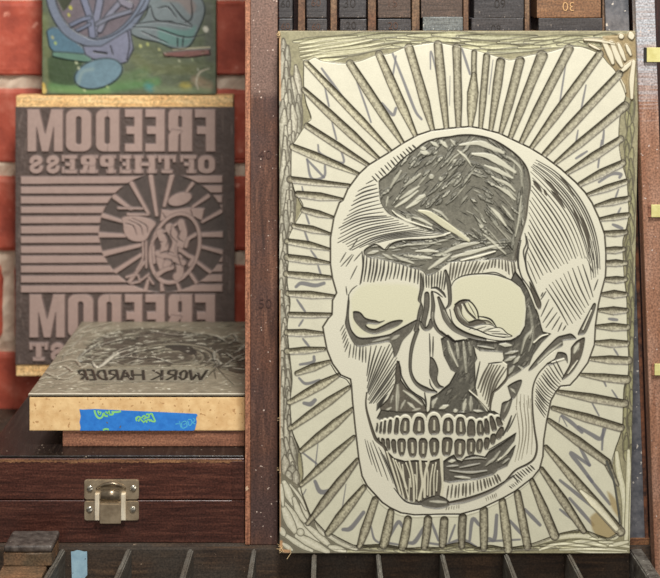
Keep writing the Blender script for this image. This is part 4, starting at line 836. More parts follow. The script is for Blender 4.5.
def text_mesh(txt, size, depth=0.0003):
    cu = bpy.data.curves.new('t', 'FONT'); cu.body = txt; cu.size = size; cu.extrude = depth; cu.align_x = 'CENTER'; cu.align_y = 'CENTER'; cu.offset = -size*0.012
    o = bpy.data.objects.new('t', cu); COL.objects.link(o)
    dg = bpy.context.evaluated_depsgraph_get(); me = bpy.data.meshes.new_from_object(o.evaluated_get(dg))
    bpy.data.objects.remove(o); bpy.data.curves.remove(cu)
    return me
def numeral(txt, size, pos, m, parent, rot=0.0, name='stamped_numeral', sx=1.0):
    me = text_mesh(txt, size)
    me.transform(Matrix.Translation(pos) @ Matrix.Rotation(math.radians(90), 4, 'X') @ Matrix.Rotation(rot, 4, 'Z') @ Matrix.Diagonal((sx, 1, 1, 1)))
    me.materials.clear()
    return link(me, name, m, parent)
def strokes3d(name, lines, r, m, parent, flat_y=None):
    """round wires through points (world coordinates)"""
    bm = bmesh.new()
    for pts in lines:
        prev = None
        for i, p in enumerate(pts):
            p = Vector(p)
            d = (Vector(pts[min(i+1, len(pts)-1)])-Vector(pts[max(i-1, 0)])).normalized()
            a = d.orthogonal().normalized(); b_ = d.cross(a)
            ring = [bm.verts.new(p+(a*math.cos(t)+b_*math.sin(t))*r) for t in [k*math.pi/3 for k in range(6)]]
            if prev:
                for k in range(6): bm.faces.new((prev[k], prev[(k+1) % 6], ring[(k+1) % 6], ring[k]))
            prev = ring
        
    bmesh.ops.holes_fill(bm, edges=bm.edges, sides=8)
    bmesh.ops.recalc_face_normals(bm, faces=bm.faces)
    me = bpy.data.meshes.new(name); bm.to_mesh(me); bm.free()
    return link(me, name, m, parent)

ZB = -0.0022
# ------------------------------------------------------------------ palettes
M = {}
M['lino'] = pigment_shade('carved_linoleum', 0.5, 0.2)
M['lino_brown'] = pigment_shade('inked_linoleum', 0.6, 0.3)
M['paint'] = pigment_shade('painted_lino', 0.45, 0.3)
M['inked'] = pigment_shade('grey_inked_lino', 0.36, 0.35)
M['ply'] = wood('pale_board', (234,192,132), (204,154,98), (246,216,164), 'X', 1.2, 0.6, specks=(120,80,46), speck_amt=.68)
M['mdf'] = flat('fibre_board', (244,208,152), (222,180,124), 120, .75, 0, .4, specks=(196,150,100), sp=.66, detail=10)
M['redboard'] = wood('reddish_board', (138,92,70), (104,66,50), (164,114,86), 'X', 1.0, 0.6)
M['mahog'] = wood('dark_mahogany_lacquer', (70,40,33), (44,24,20), (100,62,50), 'X', 1.6, 0.34, specks=(150,110,90), speck_amt=.735, coat=.35)
M['mahog_lid'] = wood('dark_mahogany_paler', (76,43,35), (46,25,21), (110,68,54), 'X', 1.6, 0.34, specks=(150,110,90), speck_amt=.735, coat=.35, wear=None)  # same lacquer in a slightly paler tone for the lid
M['casetop'] = wood('scratched_dark_lid_top', (26,20,18), (15,11,10), (50,40,34), 'Y', 1.5, 0.32, specks=(150,136,118), speck_amt=.70)
M['worn'] = wood('rubbed_edge_wood', (122,84,56), (60,36,28), (168,124,84), 'X', 1.6, 0.6)
M['post'] = wood('dusty_brown_post', (96,64,50), (58,37,30), (138,98,78), 'Z', .8, 0.55, specks=(206,186,172), speck_amt=.715, blot=.5, blotc=(78,58,54), zone=(Zc(95,1.2222)-ZB, (132,106,94), .7))
M['postedge'] = wood('tan_post_edge', (160,108,82), (116,70,52), (186,134,104), 'Z', 1.4, 0.6, specks=(210,180,150), speck_amt=.72)
M['rackback'] = wood('dark_red_back_panel', (44,20,16), (24,10,9), (60,30,22), 'Z', 1, .6)
M['divider'] = wood('grubby_divider', (108,86,66), (62,44,34), (134,110,86), 'Z', 1.2, .65, blot=.6, blotc=(90,62,46))
M['furn'] = wood('dark_inky_furniture', (56,54,56), (38,36,38), (74,72,72), 'X', 1.4, 0.5, specks=(170,160,150), speck_amt=.72)
M['furn_brown'] = wood('brown_inky_furniture', (76,62,54), (54,42,36), (98,80,70), 'X', 1.2, 0.5, specks=(170,150,130), speck_amt=.72)
M['furn_blue'] = wood('blue_grey_furniture', (102,108,108), (74,78,80), (132,138,136), 'X', 1.4, 0.5, specks=(200,200,190), speck_amt=.70)
M['furn_orange'] = wood('orange_brown_furniture', (120,88,62), (82,60,44), (150,114,82), 'X', 1.2, 0.5, blot=.7, blotc=(112,76,50))
M['num'] = flat('worn_numeral', (48,42,40), (38,34,32), rough=.7)
M['numpost'] = flat('stamped_post_numeral', (74,48,41), (62,40,35), rough=.6)
M['num_pale'] = flat('pale_numeral', (206,170,120), (180,140,96), rough=.7)
M['num_rust'] = flat('rusty_numeral', (70,58,52), (96,64,48), rough=.7)
M['metal'] = flat('dark_zinc', (112,112,116), (76,78,84), 160, .5, .1, .3, specks=(196,190,180), sp=.69)
M['tray'] = wood('grimy_tray_wood', (62,46,33), (32,23,17), (92,70,50), 'X', 1, .7, blot=.5, blotc=(60,52,44), specks=(150,130,110), speck_amt=.72)
M['traydiv'] = wood('grey_divider_wood', (96,92,84), (54,50,45), (134,130,120), 'Y', 1.4, .65, blot=.5, blotc=(86,78,68))
M['latch'] = flat('nickel_plate', (196,178,150), (160,142,118), 110, .34, .6, .15)
M['latch_dark'] = flat('aged_nickel', (176,160,136), (128,114,96), 120, .3, .8, .15)
M['arm'] = flat('bright_nickel', (250,240,216), (226,210,182), 90, .3, .25, .1)
M['screw'] = flat('bright_screw', (226,222,206), (190,184,170), 200, .28, .9, .1)
M['tape'] = flat('blue_masking_tape', (52,136,224), (40,118,206), 160, .55, 0, .25)
M['tapegreen'] = flat('green_print', (150,222,132), (130,206,116), 100, .6)
M['tapecyan'] = flat('pale_blue_print', (92,190,222), (80,176,210), 100, .6)
M['leather'] = flat('glossy_black_face', (96,88,82), (54,48,45), 160, .3, 0, .4, specks=(170,158,144), sp=.74)
M['oldwood'] = wood('old_brown_block', (120,88,62), (74,50,34), (160,122,88), 'X', 1.2, .6, blot=.5, blotc=(84,70,52))
M['bluepaper'] = flat('pale_blue_slip', (160,192,206), (136,168,186), 120, .7, specks=(96,110,120), sp=.7)
M['rail'] = wood('pinkish_rail', (158,120,100), (124,84,66), (186,150,130), 'Z', .7, .6, blot=.7, blotc=(140,94,66), specks=(206,190,180), speck_amt=.71, wear=(Zc(175,1.2)+.0333, Zc(60,1.2)+.0333, (176,178,182)))
M['yellow'] = flat('yellow_tab', (216,208,142), (200,190,120), 200, .6)
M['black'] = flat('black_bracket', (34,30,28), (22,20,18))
M['darkpanel'] = wood('dark_cabinet_side', (40,26,20), (22,14,11), (60,38,28), 'Z', 1, .6)
M['mortar'] = flat('pale_mortar', (226,206,184), (190,164,142), 60, .9, 0, .9, detail=8)

# ------------------------------------------------------------------ brick wall (setting)
def brick_mat():
    m, nt, b = mat('painted_red_brick')
    at = N(nt, 'ShaderNodeAttribute'); at.attribute_name = 'tone'
    tc = N(nt, 'ShaderNodeTexCoord'); n1 = N(nt, 'ShaderNodeTexNoise', Scale=28.0, Detail=8.0, Roughness=.7); nt.links.new(tc.outputs['Object'], n1.inputs['Vector'])
    r = ramp(nt, [(0.3, (144,60,44)), (0.52, (188,86,64)), (0.72, (214,128,106))], n1.outputs[0])
    vm = N(nt, 'ShaderNodeVectorMath', operation='MULTIPLY'); nt.links.new(r.outputs[0], vm.inputs[0]); nt.links.new(at.outputs['Color'], vm.inputs[1])
    n2 = N(nt, 'ShaderNodeTexNoise', Scale=70.0, Detail=3.0); nt.links.new(tc.outputs['Object'], n2.inputs['Vector'])
    f = ramp(nt, [(0.66, (0,0,0,1)), (0.72, (1,1,1,1))], n2.outputs[0])
    c = mixc(nt, f.outputs[0], vm.outputs[0], (226,150,128))
    nt.links.new(c, b.inputs['Base Color']); b.inputs['Roughness'].default_value = .6
    bump(nt, b, n1.outputs[0], .7, .003); return m
DB = 1.62
def brick_wall():
    bm = bmesh.new(); rnd = random.Random(4); tones = []
    pitch = 88.0*DB/F; hb = pitch-0.0155; wb = 0.225; gap = 0.014
    zt = Zc(82, DB)
    for row in range(-4, 7):
        zc = zt-row*pitch   # mortar centre above this course
        x = X(8, DB)+gap/2-6*(wb+gap)+(0.5*(wb+gap) if row % 2 != 0 else 0)
        if row % 2 != 0: x = x-0.03
        if row == 0: x -= 0.07
        for k in range(12):
            n0 = len(bm.faces)
            bm_box(bm, x, x+wb, DB+rnd.uniform(-.002, .002), DB+.03, zc-pitch+0.00775, zc-0.00775, .006, 3, .0011, rnd.randint(0, 9999))
            t = rnd.uniform(.82, 1.12); bm.faces.ensure_lookup_table()
            tones += [t]*(len(bm.faces)-n0)
            x += wb+gap
    # mortar bed behind the brick faces
    me = bpy.data.meshes.new('wall_back'); bm.to_mesh(me); nf = len(me.polygons)
    a = me.color_attributes.new('tone', 'FLOAT_COLOR', 'CORNER')
    for p in me.polygons:
        t = tones[p.index]
        for li in p.loop_indices: a.data[li].color = (t, t*.98, t*.96, 1)
    bm.free()
    o = link(me, 'wall_back', brick_mat(), None, (0, DB, 0)); o['kind'] = 'structure'
    bm = bmesh.new(); rnd = random.Random(9)
    nx, nz = 220, 130; vs = []
    for j in range(nz):
        for i in range(nx):
            vs.append(bm.verts.new((-1.3+2.3*i/(nx-1), DB+0.0052+rnd.uniform(-.0022, .0022), -.35+1.3*j/(nz-1))))
    for j in range(nz-1):
        for i in range(nx-1): bm.faces.new((vs[j*nx+i], vs[j*nx+i+1], vs[(j+1)*nx+i+1], vs[(j+1)*nx+i]))
    me = bpy.data.meshes.new('trim_1'); bm.to_mesh(me); bm.free()
    o = link(me, 'trim_1', M['mortar'], o); 
brick_wall()
# workbench under everything (setting) and the raised board at its back
o = box('floor', -1.2, 1.2, 0.85, DB-.002, -0.055, -0.0335, M['darkpanel'], None, .001); o['kind'] = 'structure'
ZB = -0.0022
bench = box('platform_board', -0.75, 0.75, 1.2222, DB-.003, -0.0334, ZB, M['tray'], None, .001)
tag(bench, 'dark raised wooden board under the latched case, behind the type tray', 'board')

# ------------------------------------------------------------------ skull printing block
t = thing('carved_printing_block', (X(455,1.21), 1.21, Zc(554.1,1.2)), 'large upright pale linoleum block carved with a skull and radiating rays', 'printing block')
A = skull_art(2.0)
def map_skull(U, V, H):
    tt = (V-31.0)/521.0; L = 279.0+0.6*tt; R = 640.3-10.3*tt
    u = L+(U-279.0)/359.0*(R-L); D = 1.2
    y = D-H*0.00065; V = 31.0+(V-31.0)*(522.6/521.0)
    return np.stack([(u-330.0)*D/F, y, CZ-(V+15.0)*D/F], -1)
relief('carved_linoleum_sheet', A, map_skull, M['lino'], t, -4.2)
bm = bmesh.new()
D0, D1 = 1.2035, 1.2205
q = [(279.2,31.6),(640,31.6),(629.6,553.6),(280,553.6)]
f = [bm.verts.new((X(u,1.2), D0, Zc(v,1.2))) for u, v in q]; g = [bm.verts.new((X(u,1.2), D1, Zc(v,1.2))) for u, v in q]
bm.faces.new(f); bm.faces.new(g[::-1])
for k in range(4): bm.faces.new((f[k], g[k], g[(k+1) % 4], f[(k+1) % 4]))
bmesh.ops.recalc_face_normals(bm, faces=bm.faces)
me = bpy.data.meshes.new('backing_board'); bm.to_mesh(me); bm.free()
link(me, 'backing_board', M['ply'], t)
# frayed burlap threads at two corners
rnd = random.Random(2); lines = []
jute = flat('jute_thread', (222,196,150), (190,160,112))
for (u, v, n, a0, a1, lm) in ((279.5,33,14,150,250,3.6), (281,549,16,130,320,4.2), (279,470,4,150,210,2.2), (279,420,3,150,200,2.2)):
    for k in range(n):
        a = math.radians(rnd.uniform(a0, a1)); L = rnd.uniform(1.2, lm)
        uu, vv = u+rnd.uniform(-.8, 2), v+rnd.uniform(-2.5, 2.5)
        pts = [(uu, vv), (uu+L*.5*math.cos(a), vv-L*.5*math.sin(a)+rnd.uniform(-.5, .5)), (uu+L*math.cos(a), vv-L*math.sin(a))]
        strokes3d('frayed_thread', [[P(x, min(y, 556), 1.2008-0.0012*i) for i, (x, y) in enumerate(pts)]], .0002, jute, t)
strokes3d('frayed_thread', [[P(290,548,1.1995), P(291,553,1.199), P(287,559,1.1985)]], .00028, jute, t)

# ------------------------------------------------------------------ upright cabinet of wooden furniture behind the skull
cab = thing('furniture_cabinet', (X(440,1.235), 1.235, ZB), 'tall dark furniture cabinet with brown side post standing behind the skull block', 'cabinet')
zt = 0.80
bm = bmesh.new()
o = box('side_post', X(250.5,1.2222), X(277.5,1.2222), 1.2222, 1.252, ZB+.0003, zt, M['post'], cab, .0006, cuts=0)
box('post_edge_strip', X(245,1.2222), X(250.4,1.2222), 1.2216, 1.252, ZB+.0003, zt, M['postedge'], cab, .0012)
box('added_shade_panel', X(246.5,1.2222), X(262,1.2222), 1.2525, 1.6, ZB+.0003, zt, M['rackback'], cab, .0006)  # unseen panel added to block light from the gap beside the post
box('back_panel', X(277.6,1.2222), X(720,1.2222), 1.272, 1.28, ZB+.0003, zt, M['rackback'], cab, .0005)
box('side_post', X(633,1.2222)+.004, X(640,1.2222)+.004, 1.245, 1.28, ZB+.0003, zt, M['rackback'], cab, .0006)
numeral('40', .0112, Vector(P(265,155,1.2219)), M['numpost'], cab, sx=1.1); numeral('50', .0112, Vector(P(265,304,1.2219)), M['numpost'], cab, sx=1.1)
zs = Zc(31.5, 1.2225)
box('shelf', X(277.7,1.2222), X(605.8,1.2222), 1.223, 1.272, zs-.006, zs, M['divider'], cab, .0004)
for a, b in ((298,305), (330.5,337), (368,376), (412,419.5), (463.5,468.5), (525,529.5), (603.2,605.5)):
    box('divider', X(a,1.226), X(b,1.226), 1.226 if a < 600 else 1.2292, 1.2715, zs+.0002, zt, M['divider'], cab, .0008)
GF = 'numbered wooden furniture blocks in the cabinet'
def furn(a, b, v0, v1, m, nums, nm, label, rot=0.0, dd=0.0):
    D = 1.2292+dd
    zb = zs+.0003 if v1 > 25 else Zc(17.9, D)
    o = thing('furniture_block', (X((a+b)/2,D), D, zb), label, 'wooden block', GF)
    box('body', X(a,D), X(b,D), D, 1.2705, zb, Zc(v0,D), m, o, .0007, cuts=1, rough=.00012, seed=int(a))
    if nums:
        for (tx, u, v, sz) in nums: numeral(tx, sz, Vector(P(u, v, D-.0002)), nm, o, rot)
    return o
furn(278.8,292.5,-14,17.4, M['furn'], [('60',285.5,4,.009)], M['num'], 'black wooden block marked 60 at the top left corner, beside the brown post')
furn(278.8,292.5,18.6,30, M['furn'], [('60',285.5,26.5,.008)], M['num_rust'], 'small black wooden block under the one marked 60, above the skull block left corner')
furn(306.5,326.8,-14,17.4, M['furn'], [('60',316,3,.009)], M['num_rust'], 'dark wooden block, upper of the two in the second column from left')
furn(307,327,18.8,30, M['furn'], [('60',316,27,.008)], M['num_rust'], 'dark wooden block, lower of the two in the second column from left')
furn(339,366,-14,17.6, M['furn'], [('30',349.5,3.6,.0115)], M['num'], 'dark wooden block stamped 30 in the third column')
furn(340,366.5,19,30, M['furn'], [('20',351,25.5,.0095)], M['num'], 'dark wooden block stamped 20 below the block stamped 30')
furn(378,410.5,-14,17.6, M['furn_brown'], [('15',392,3.2,.0105)], M['num_rust'], 'brown wooden block, upper one in the fourth column')
furn(378,411,19,30, M['furn'], [('20',393,26,.009)], M['num_rust'], 'black wooden block below the brown one in the fourth column')
furn(421,462.5,-14,15.6, M['furn_brown'], None, None, 'wide plain brown wooden block, upper one in the fifth column')
furn(423,462.8,17,30, M['furn_blue'], None, None, 'wide blue-grey wooden block with chipped top edge under the plain brown one', dd=-.001)
furn(474,524,-14,16.3, M['furn'], [('60',500,3,.0105)], M['num'], 'wide dark block with upside-down numeral, upper one in the sixth column', math.pi)
furn(471.5,523.5,18,30, M['furn'], [('60',496,28,.009)], M['num'], 'wide dark block with upside-down numeral, lower one in the sixth column', math.pi)
furn(537,601,-14,16, M['furn_orange'], [('30',568.5,6,.0112)], M['num_pale'], 'wide orange-brown wooden block with pale upside-down 30', math.pi)
furn(538.5,602.5,18.2,30, M['furn'], None, None, 'wide plain black wooden block under the orange-brown one')

# leaning strips at the right edge
sh = .034
zl = Zc(541,1.2235)
o = box('zinc_strip', X(623.5,1.2235), X(647,1.2235), 1.2235, 1.2285, ZB+.0005, Zc(-60,1.2235), M['metal'], None, .0006, 0)
for v in o.data.vertices: v.co.x -= v.co.z*sh
tag(o, 'dark grey speckled metal strip standing behind the right edge of the skull block', 'metal strip')
o['label'] = o['label']
ru = box('rusty_edge', X(645,1.2235), X(648.5,1.2235), 1.2226, 1.2232, ZB+.0005, Zc(150,1.2235), flat('rusty_orange_edge', (120,74,48), (50,32,26), 160, .8, 0, .5), o, .0002, cuts=2, rough=.0002)
for v in ru.data.vertices: v.co.x -= v.co.z*sh
o = box('wooden_foot_batten', X(630,1.2225), X(649.5,1.2225), 1.2223, 1.2233, ZB+.0002, Zc(538,1.2225), M['worn'], None, .0002)
tag(o, 'thin brown batten at the foot of the dark grey metal strip', 'batten')
rail = thing('slanted_rail', (X(663,1.2), 1.2, -.0333), 'slanting pinkish wooden rail with yellow tabs at the right edge', 'rail')
def slant(o, z0):
    for v in o.data.vertices:
        wz = v.co.z+world_of(o).z; v.co.x -= (wz-z0)*sh
    return o
z0 = Zc(578,1.2)
slant(box('board', X(654,1.2), X(673,1.2), 1.195, 1.21, -.0332, Zc(-60,1.2), M['rail'], rail, .0008, cuts=3, rough=.0002), z0)
for u0, u1, v0, v1 in ((646.5,668,47.5,62), (651,672,204.5,217), (654.3,674,363.5,375)):
    tb = box('yellow_tab', X(u0,1.194), X(u1,1.194), 1.1925, 1.1942, Zc(v1,1.194), Zc(v0,1.194), M['yellow'], rail, .0004)
    box('tab_holder', X(u0-3,1.194), X(u0-.2,1.194), 1.1925, 1.1942, Zc(v1,1.194), Zc(v0,1.194), M['black'] if v0 < 100 else M['redboard'], tb, .0003)
o = box('dark_cabinet_panel', X(662,1.3), X(760,1.3), 1.30, 1.32, ZB+.0002, Zc(-80,1.3), M['darkpanel'], None, .001)
tag(o, 'dark brown cabinet panel in shadow behind the slanting rail', 'panel')

# ------------------------------------------------------------------ latched case
XL, XR, DC, ZC = X(-17,1.227), X(244.4,1.227), 1.227, 0.0735
case = thing('latched_wooden_case', ((XL+XR)/2, DC, ZB), 'dark red-brown lacquered wooden case with a metal latch', 'case')
zsm = Zc(500,DC)
box('case_body', XL, XR, DC, 1.50, ZB+.0002, zsm-.0004, M['mahog'], case, .0012, seg=3)
box('body_end_piece', X(231.5,DC), XR+.0001, DC-.0003, DC+.02, ZB+.0003, zsm-.0005, M['mahog'], case, .0004)
lid = box('lid', XL, XR, DC, 1.50, zsm+.0004, ZC-.0022, M['mahog_lid'], case, .0012, seg=3)
box('lid_end_piece', X(231.5,DC), XR+.0001, DC-.0003, DC+.02, zsm+.0005, ZC-.0045, M['mahog'], case, .0004)
lt = box('lid_top', XL+.0005, XR-.0005, DC+.0006, 1.4995, ZC-.0024, ZC, M['casetop'], case, .001, seg=3)
bm = bmesh.new(); rnd = random.Random(8); n = 160; ra = []; 
for i in range(n+1):
    x = XL+.002+(XR-XL-.004)*i/n; w = .0026+rnd.uniform(-.0009,.0009)
    za = ZC-.0030+rnd.uniform(-.0002,.0002)
    ra.append((bm.verts.new((x, DC-.00015, za-w)), bm.verts.new((x, DC-.00015, za)), bm.verts.new((x, DC+.0005, za+.0002)), bm.verts.new((x, DC+.0005, za-w-.0002))))
for i in range(n):
    for k in range(4): bm.faces.new((ra[i][k], ra[i][(k+1) % 4], ra[i+1][(k+1) % 4], ra[i+1][k]))
bmesh.ops.recalc_face_normals(bm, faces=bm.faces)
me = bpy.data.meshes.new('rubbed_front_edge'); bm.to_mesh(me); bm.free(); o = link(me, 'rubbed_front_edge', M['worn'], case); o['label'] = 'tan rubbed bare wood along the lid front edge'
# latch: two plates, four screws, bail and hasp
DL = DC-.0003
la = thing('latch', (X(111.5,DC), DC, Zc(520,DC)), 'x', 'x'); del la['label'], la['category']
la.parent = case; la.location = Vector(la.location)-Vector(case.location)
def rbox(name, u0, u1, v0, v1, d, th, m, r, parent):
    bm = bmesh.new(); pts = rr(X(u0,DL), -Zc(v0,DL), X(u1,DL), -Zc(v1,DL), r)
    a = [bm.verts.new((x, d-th, -y)) for x, y in pts]; b_ = [bm.verts.new((x, d, -y)) for x, y in pts]
    f = bm.faces.new(a); bm.faces.new(b_[::-1])
    for k in range(len(a)): bm.faces.new((a[k], b_[k], b_[(k+1) % len(a)], a[(k+1) % len(a)]))
    bmesh.ops.recalc_face_normals(bm, faces=bm.faces)
    ed = [e for e in bm.edges if all(abs(v.co.y-(d-th)) < 1e-6 for v in e.verts)]
    bmesh.ops.bevel(bm, geom=ed, offset=min(th*.45, .0005), segments=2, affect='EDGES')
    me = bpy.data.meshes.new(name); bm.to_mesh(me); bm.free()
    return link(me, name, m, parent)
rbox('upper_plate', 84.5, 139, 479.2, 499.3, DL, .0012, M['latch'], .0022, la)
rbox('lower_plate', 84.5, 139, 500.4, 520.2, DL, .0012, M['latch'], .0022, la)
for u, v in ((90,488.7),(133.2,488.5),(89.6,509.5),(132.8,509.5)):
    bm = bmesh.new(); bmesh.ops.create_uvsphere(bm, u_segments=20, v_segments=12, radius=.0029)
    c = Vector(P(u, v, DL-.0012))
    ang = rnd.uniform(.3, 1.2)
    for q in bm.verts:
        y = q.co.y; q.co = Vector((q.co.x, y*.5 if y < 0 else 0, q.co.z))
        s = q.co.x*math.sin(ang)-q.co.z*math.cos(ang)
        if abs(s) < .0006 and q.co.y < -.0006: q.co.y += .0007
        q.co += c
    me = bpy.data.meshes.new('screw'); bm.to_mesh(me); bm.free()
    for p in me.polygons: p.use_smooth = True
    link(me, 'screw', M['screw'], la)
def arm(u0, u1): rbox('side_arm', u0, u1, 492.2, 518.6, DL-.0013, .0034, M['arm'], .0004, la)
arm(95.6, 100); arm(121.8, 126.2)
# arched bail
bm = bmesh.new(); prev = None
for k in range(17):
    tt = k/16; u = 96+30*tt; v = 488.5-4.6*math.sin(math.pi*tt)**.8; w = 1.3+1.0*math.sin(math.pi*tt)
    d = DL-.0016-.0022*math.sin(math.pi*tt)
    ring = [bm.verts.new(P(u, v-w, d+.0006)), bm.verts.new(P(u, v-w*.3, d-.0008)), bm.verts.new(P(u, v+w, d-.0002)), bm.verts.new(P(u, v+w*.6, d+.0012))]
    if prev:
        for j in range(4): bm.faces.new((prev[j], prev[(j+1) % 4], ring[(j+1) % 4], ring[j]))
    prev = ring
bmesh.ops.holes_fill(bm, edges=bm.edges, sides=4); bmesh.ops.recalc_face_normals(bm, faces=bm.faces)
me = bpy.data.meshes.new('bail'); bm.to_mesh(me); bm.free()
for p in me.polygons: p.use_smooth = True
link(me, 'bail', M['latch_dark'], la)
# rolled tongue above the hasp
bm = bmesh.new(); prev = None
for k in range(15):
    a = math.pi*(k/14); yy = DL-.0014-.0030*math.sin(a)**.6; zz = Zc(494.6,DL)+.0040*math.cos(a)
    inset = 0.0003*abs(math.cos(a))
    ring = [bm.verts.new((X(101.6,DL)+inset, yy, zz)), bm.verts.new((X(120.4,DL)-inset, yy, zz))]
    if prev: bm.faces.new((prev[0], prev[1], ring[1], ring[0]))
    prev = ring
me = bpy.data.meshes.new('rolled_tongue'); bm.to_mesh(me); bm.free()
sol = link(me, 'rolled_tongue', M['latch_dark'], la); md = sol.modifiers.new('s', 'SOLIDIFY'); md.thickness = .0008
for p in me.polygons: p.use_smooth = True
rbox('hasp', 100.6, 121.6, 502, 521.8, DL-.0013, .0036, M['latch'], .0010, la)

# ------------------------------------------------------------------ boards and the flat block on the case
DW = 1.2495
o = box('thin_board', X(62.5,1.2515), X(244.6,1.2515), 1.2515, 1.50, ZC+.0002, ZC+.0143, M['redboard'], None, .0008)
tag(o, 'thin reddish-brown board under the flat block on the case', 'board')
zb = ZC+.0145
wk = thing('flat_printing_block', (X(150,DW), 1.38, zb), 'flat-lying grey printing block with mirrored WORK HARDER lettering and blue tape', 'printing block')
box('mount', X(29.3,DW), X(244.9,DW), DW, 1.5175, zb+.0002, ZT-.0032, M['mdf'], wk, .0009)
A = work_art(1.4)
def map_work(U, V, H): return np.stack([U/1000.0, 1.519-V/1000.0-.0009, ZT-.0004+H*.0007], -1)
relief('carved_linoleum_sheet', A, map_work, M['inked'], wk, -1.6)
box('gap_shade_strip', X(29.6,DW)+.001, X(244.2,DW), DW+.0016, DW+.005, ZT-.0032, ZT-.0013, M['black'], wk, .0001)  # black strip standing in for the shaded gap under the sheet edge
# torn blue tape with print
dt = DW-.0001
tq = [(79.5,409.2),(82,409.6),(95,409),(120,410.2),(160,412),(196.5,413.8),(197.5,415),(196,418),(196.8,422),(195,429.5),(193.5,430.6),(80,430.6),(80.6,427),(79.6,422),(80.8,416)]
bm = bmesh.new(); a = [bm.verts.new(P(u, v, dt-.0003)) for u, v in tq]; b_ = [bm.verts.new(P(u, v, dt)) for u, v in tq]
bm.faces.new(a); bm.faces.new(b_[::-1])
for k in range(len(a)): bm.faces.new((a[k], b_[k], b_[(k+1) % len(a)], a[(k+1) % len(a)]))
bmesh.ops.recalc_face_normals(bm, faces=bm.faces); bmesh.ops.triangulate(bm, faces=bm.faces)
me = bpy.data.meshes.new('tape_strip'); bm.to_mesh(me); bm.free(); tape = link(me, 'tape_strip', M['tape'], wk); tape['label'] = 'torn strip of bright blue masking tape'
def tl(lines, r, m, nm='printed_lettering'):
    bm = bmesh.new(); k = 0
    for l in lines:
        q = smooth(l, 4); k += 1
        cen = [Vector((X(u, dt), 0, Zc(v, dt))) for u, v in q]
        L = []; 
        for i_, c in enumerate(cen):
            d = (cen[min(i_+1, len(cen)-1)]-cen[max(i_-1, 0)]).normalized(); n_ = Vector((-d.z, 0, d.x))*r
            yy = dt-.00036-.00001*k
            L.append((bm.verts.new((c.x+n_.x, yy, c.z+n_.z)), bm.verts.new((c.x-n_.x, yy, c.z-n_.z))))
        for a_, b__ in zip(L, L[1:]): bm.faces.new((a_[0], a_[1], b__[1], b__[0]))
    me = bpy.data.meshes.new(nm); bm.to_mesh(me); bm.free()
    return link(me, nm, m, tape)
tl([[(94.5,410),(96,415),(99,418),(102,417),(103.5,413)], [(98,410.5),(99.5,414),(101,411.5)], [(103.5,412.5),(105,415.5),(108,416)], [(105.5,411.5),(109,413.5),(109,410.5)], [(109.5,414.5),(113,414),(112,411)], [(113,412),(118,411.8),(121,411)], [(103,429.8),(106,428.8),(109,429.5)]], .00085, M['tapegreen'])
tl([[(135.5,418.5),(138,417.5)], [(137,421),(136,418),(139,416.5),(141,418.5)], [(138.5,421.5),(140,419),(143,421.5)], [(141.5,418),(144,415.5),(146,417.5),(143.5,419)], [(146,414.5),(148.5,414),(149,417),(146.5,417.5)], [(149.5,414.5),(151.5,413.5),(153,416.5)], [(152,413.3),(153.5,417),(155.5,421.5)],
    [(143,422.5),(146,420.5),(147,422.5)], [(147,420),(149.5,419.5),(150,421.5)], [(151,419),(152,421),(155.3,421.6)]], .0007, M['tapegreen'])
tl([[(175.5,424),(179,423.5)], [(179.5,421),(181,427.5)], [(181.5,422.5),(185.5,421),(187,426),(182.5,428),(181.5,422.5)], [(183.5,424.5),(186,423.5)], [(187.5,420.5),(189.5,425.5),(192,423),(191,419.5),(188,419.5)], [(193,418),(195,420),(193,422.5),(195.5,424)]], .0004, M['tapecyan'])
for q in ([(106.5,422),(108,423)], [(120,428),(120.6,425.5)], [(149,429.8),(150,429.6)]): tl([q], .0005, M['screw'], 'bare_fleck')

# ------------------------------------------------------------------ ledge, FREEDOM block and green block at the back
zf = Zc(376.3,1.548)
o = box('support_beam', X(58,1.54), X(240,1.54), 1.532, 1.598, ZB+.0002, zf-.0002, M['oldwood'], None, .001)
tag(o, 'old brown beam behind the case carrying the block with mirrored lettering', 'beam')
fb = thing('lettered_printing_block', (X(125,1.55), 1.56, zf), 'upright brown printing block with mirrored words, bars and a round emblem', 'printing block')
box('mount', X(16,1.548), X(233,1.548), 1.548, 1.572, zf+.0002, Zc(95.5,1.548), M['ply'], fb, .0012)
A = freedom_art(2.0)
def map_free(U, V, H):
    D = 1.5445
    return np.stack([(U-330.0)*D/F, D-H*0.00075, CZ-(V+15.0)*D/F], -1)
relief('carved_linoleum_sheet', A, map_free, M['lino_brown'], fb, -4.5)
gb = thing('painted_printing_block', (X(130,1.55), 1.56, Zc(95.5,1.548)+.0002), 'green and blue painted printing block standing on the lettered block', 'printing block')
box('mount', X(43,1.552), X(215.5,1.552), 1.5525, 1.574, Zc(95.5,1.548)+.0004, Zc(-62,1.55), flat('green_grey_edge', (104,110,84), (70,76,60)), gb, .001)
A = green_art(1.6)
def map_green(U, V, H):
    D = 1.549
    return np.stack([(U-330.0)*D/F, D-H*0.0008, CZ-(V+15.0)*D/F], -1)
relief('carved_linoleum_sheet', A, map_green, M['paint'], gb, -4.2)

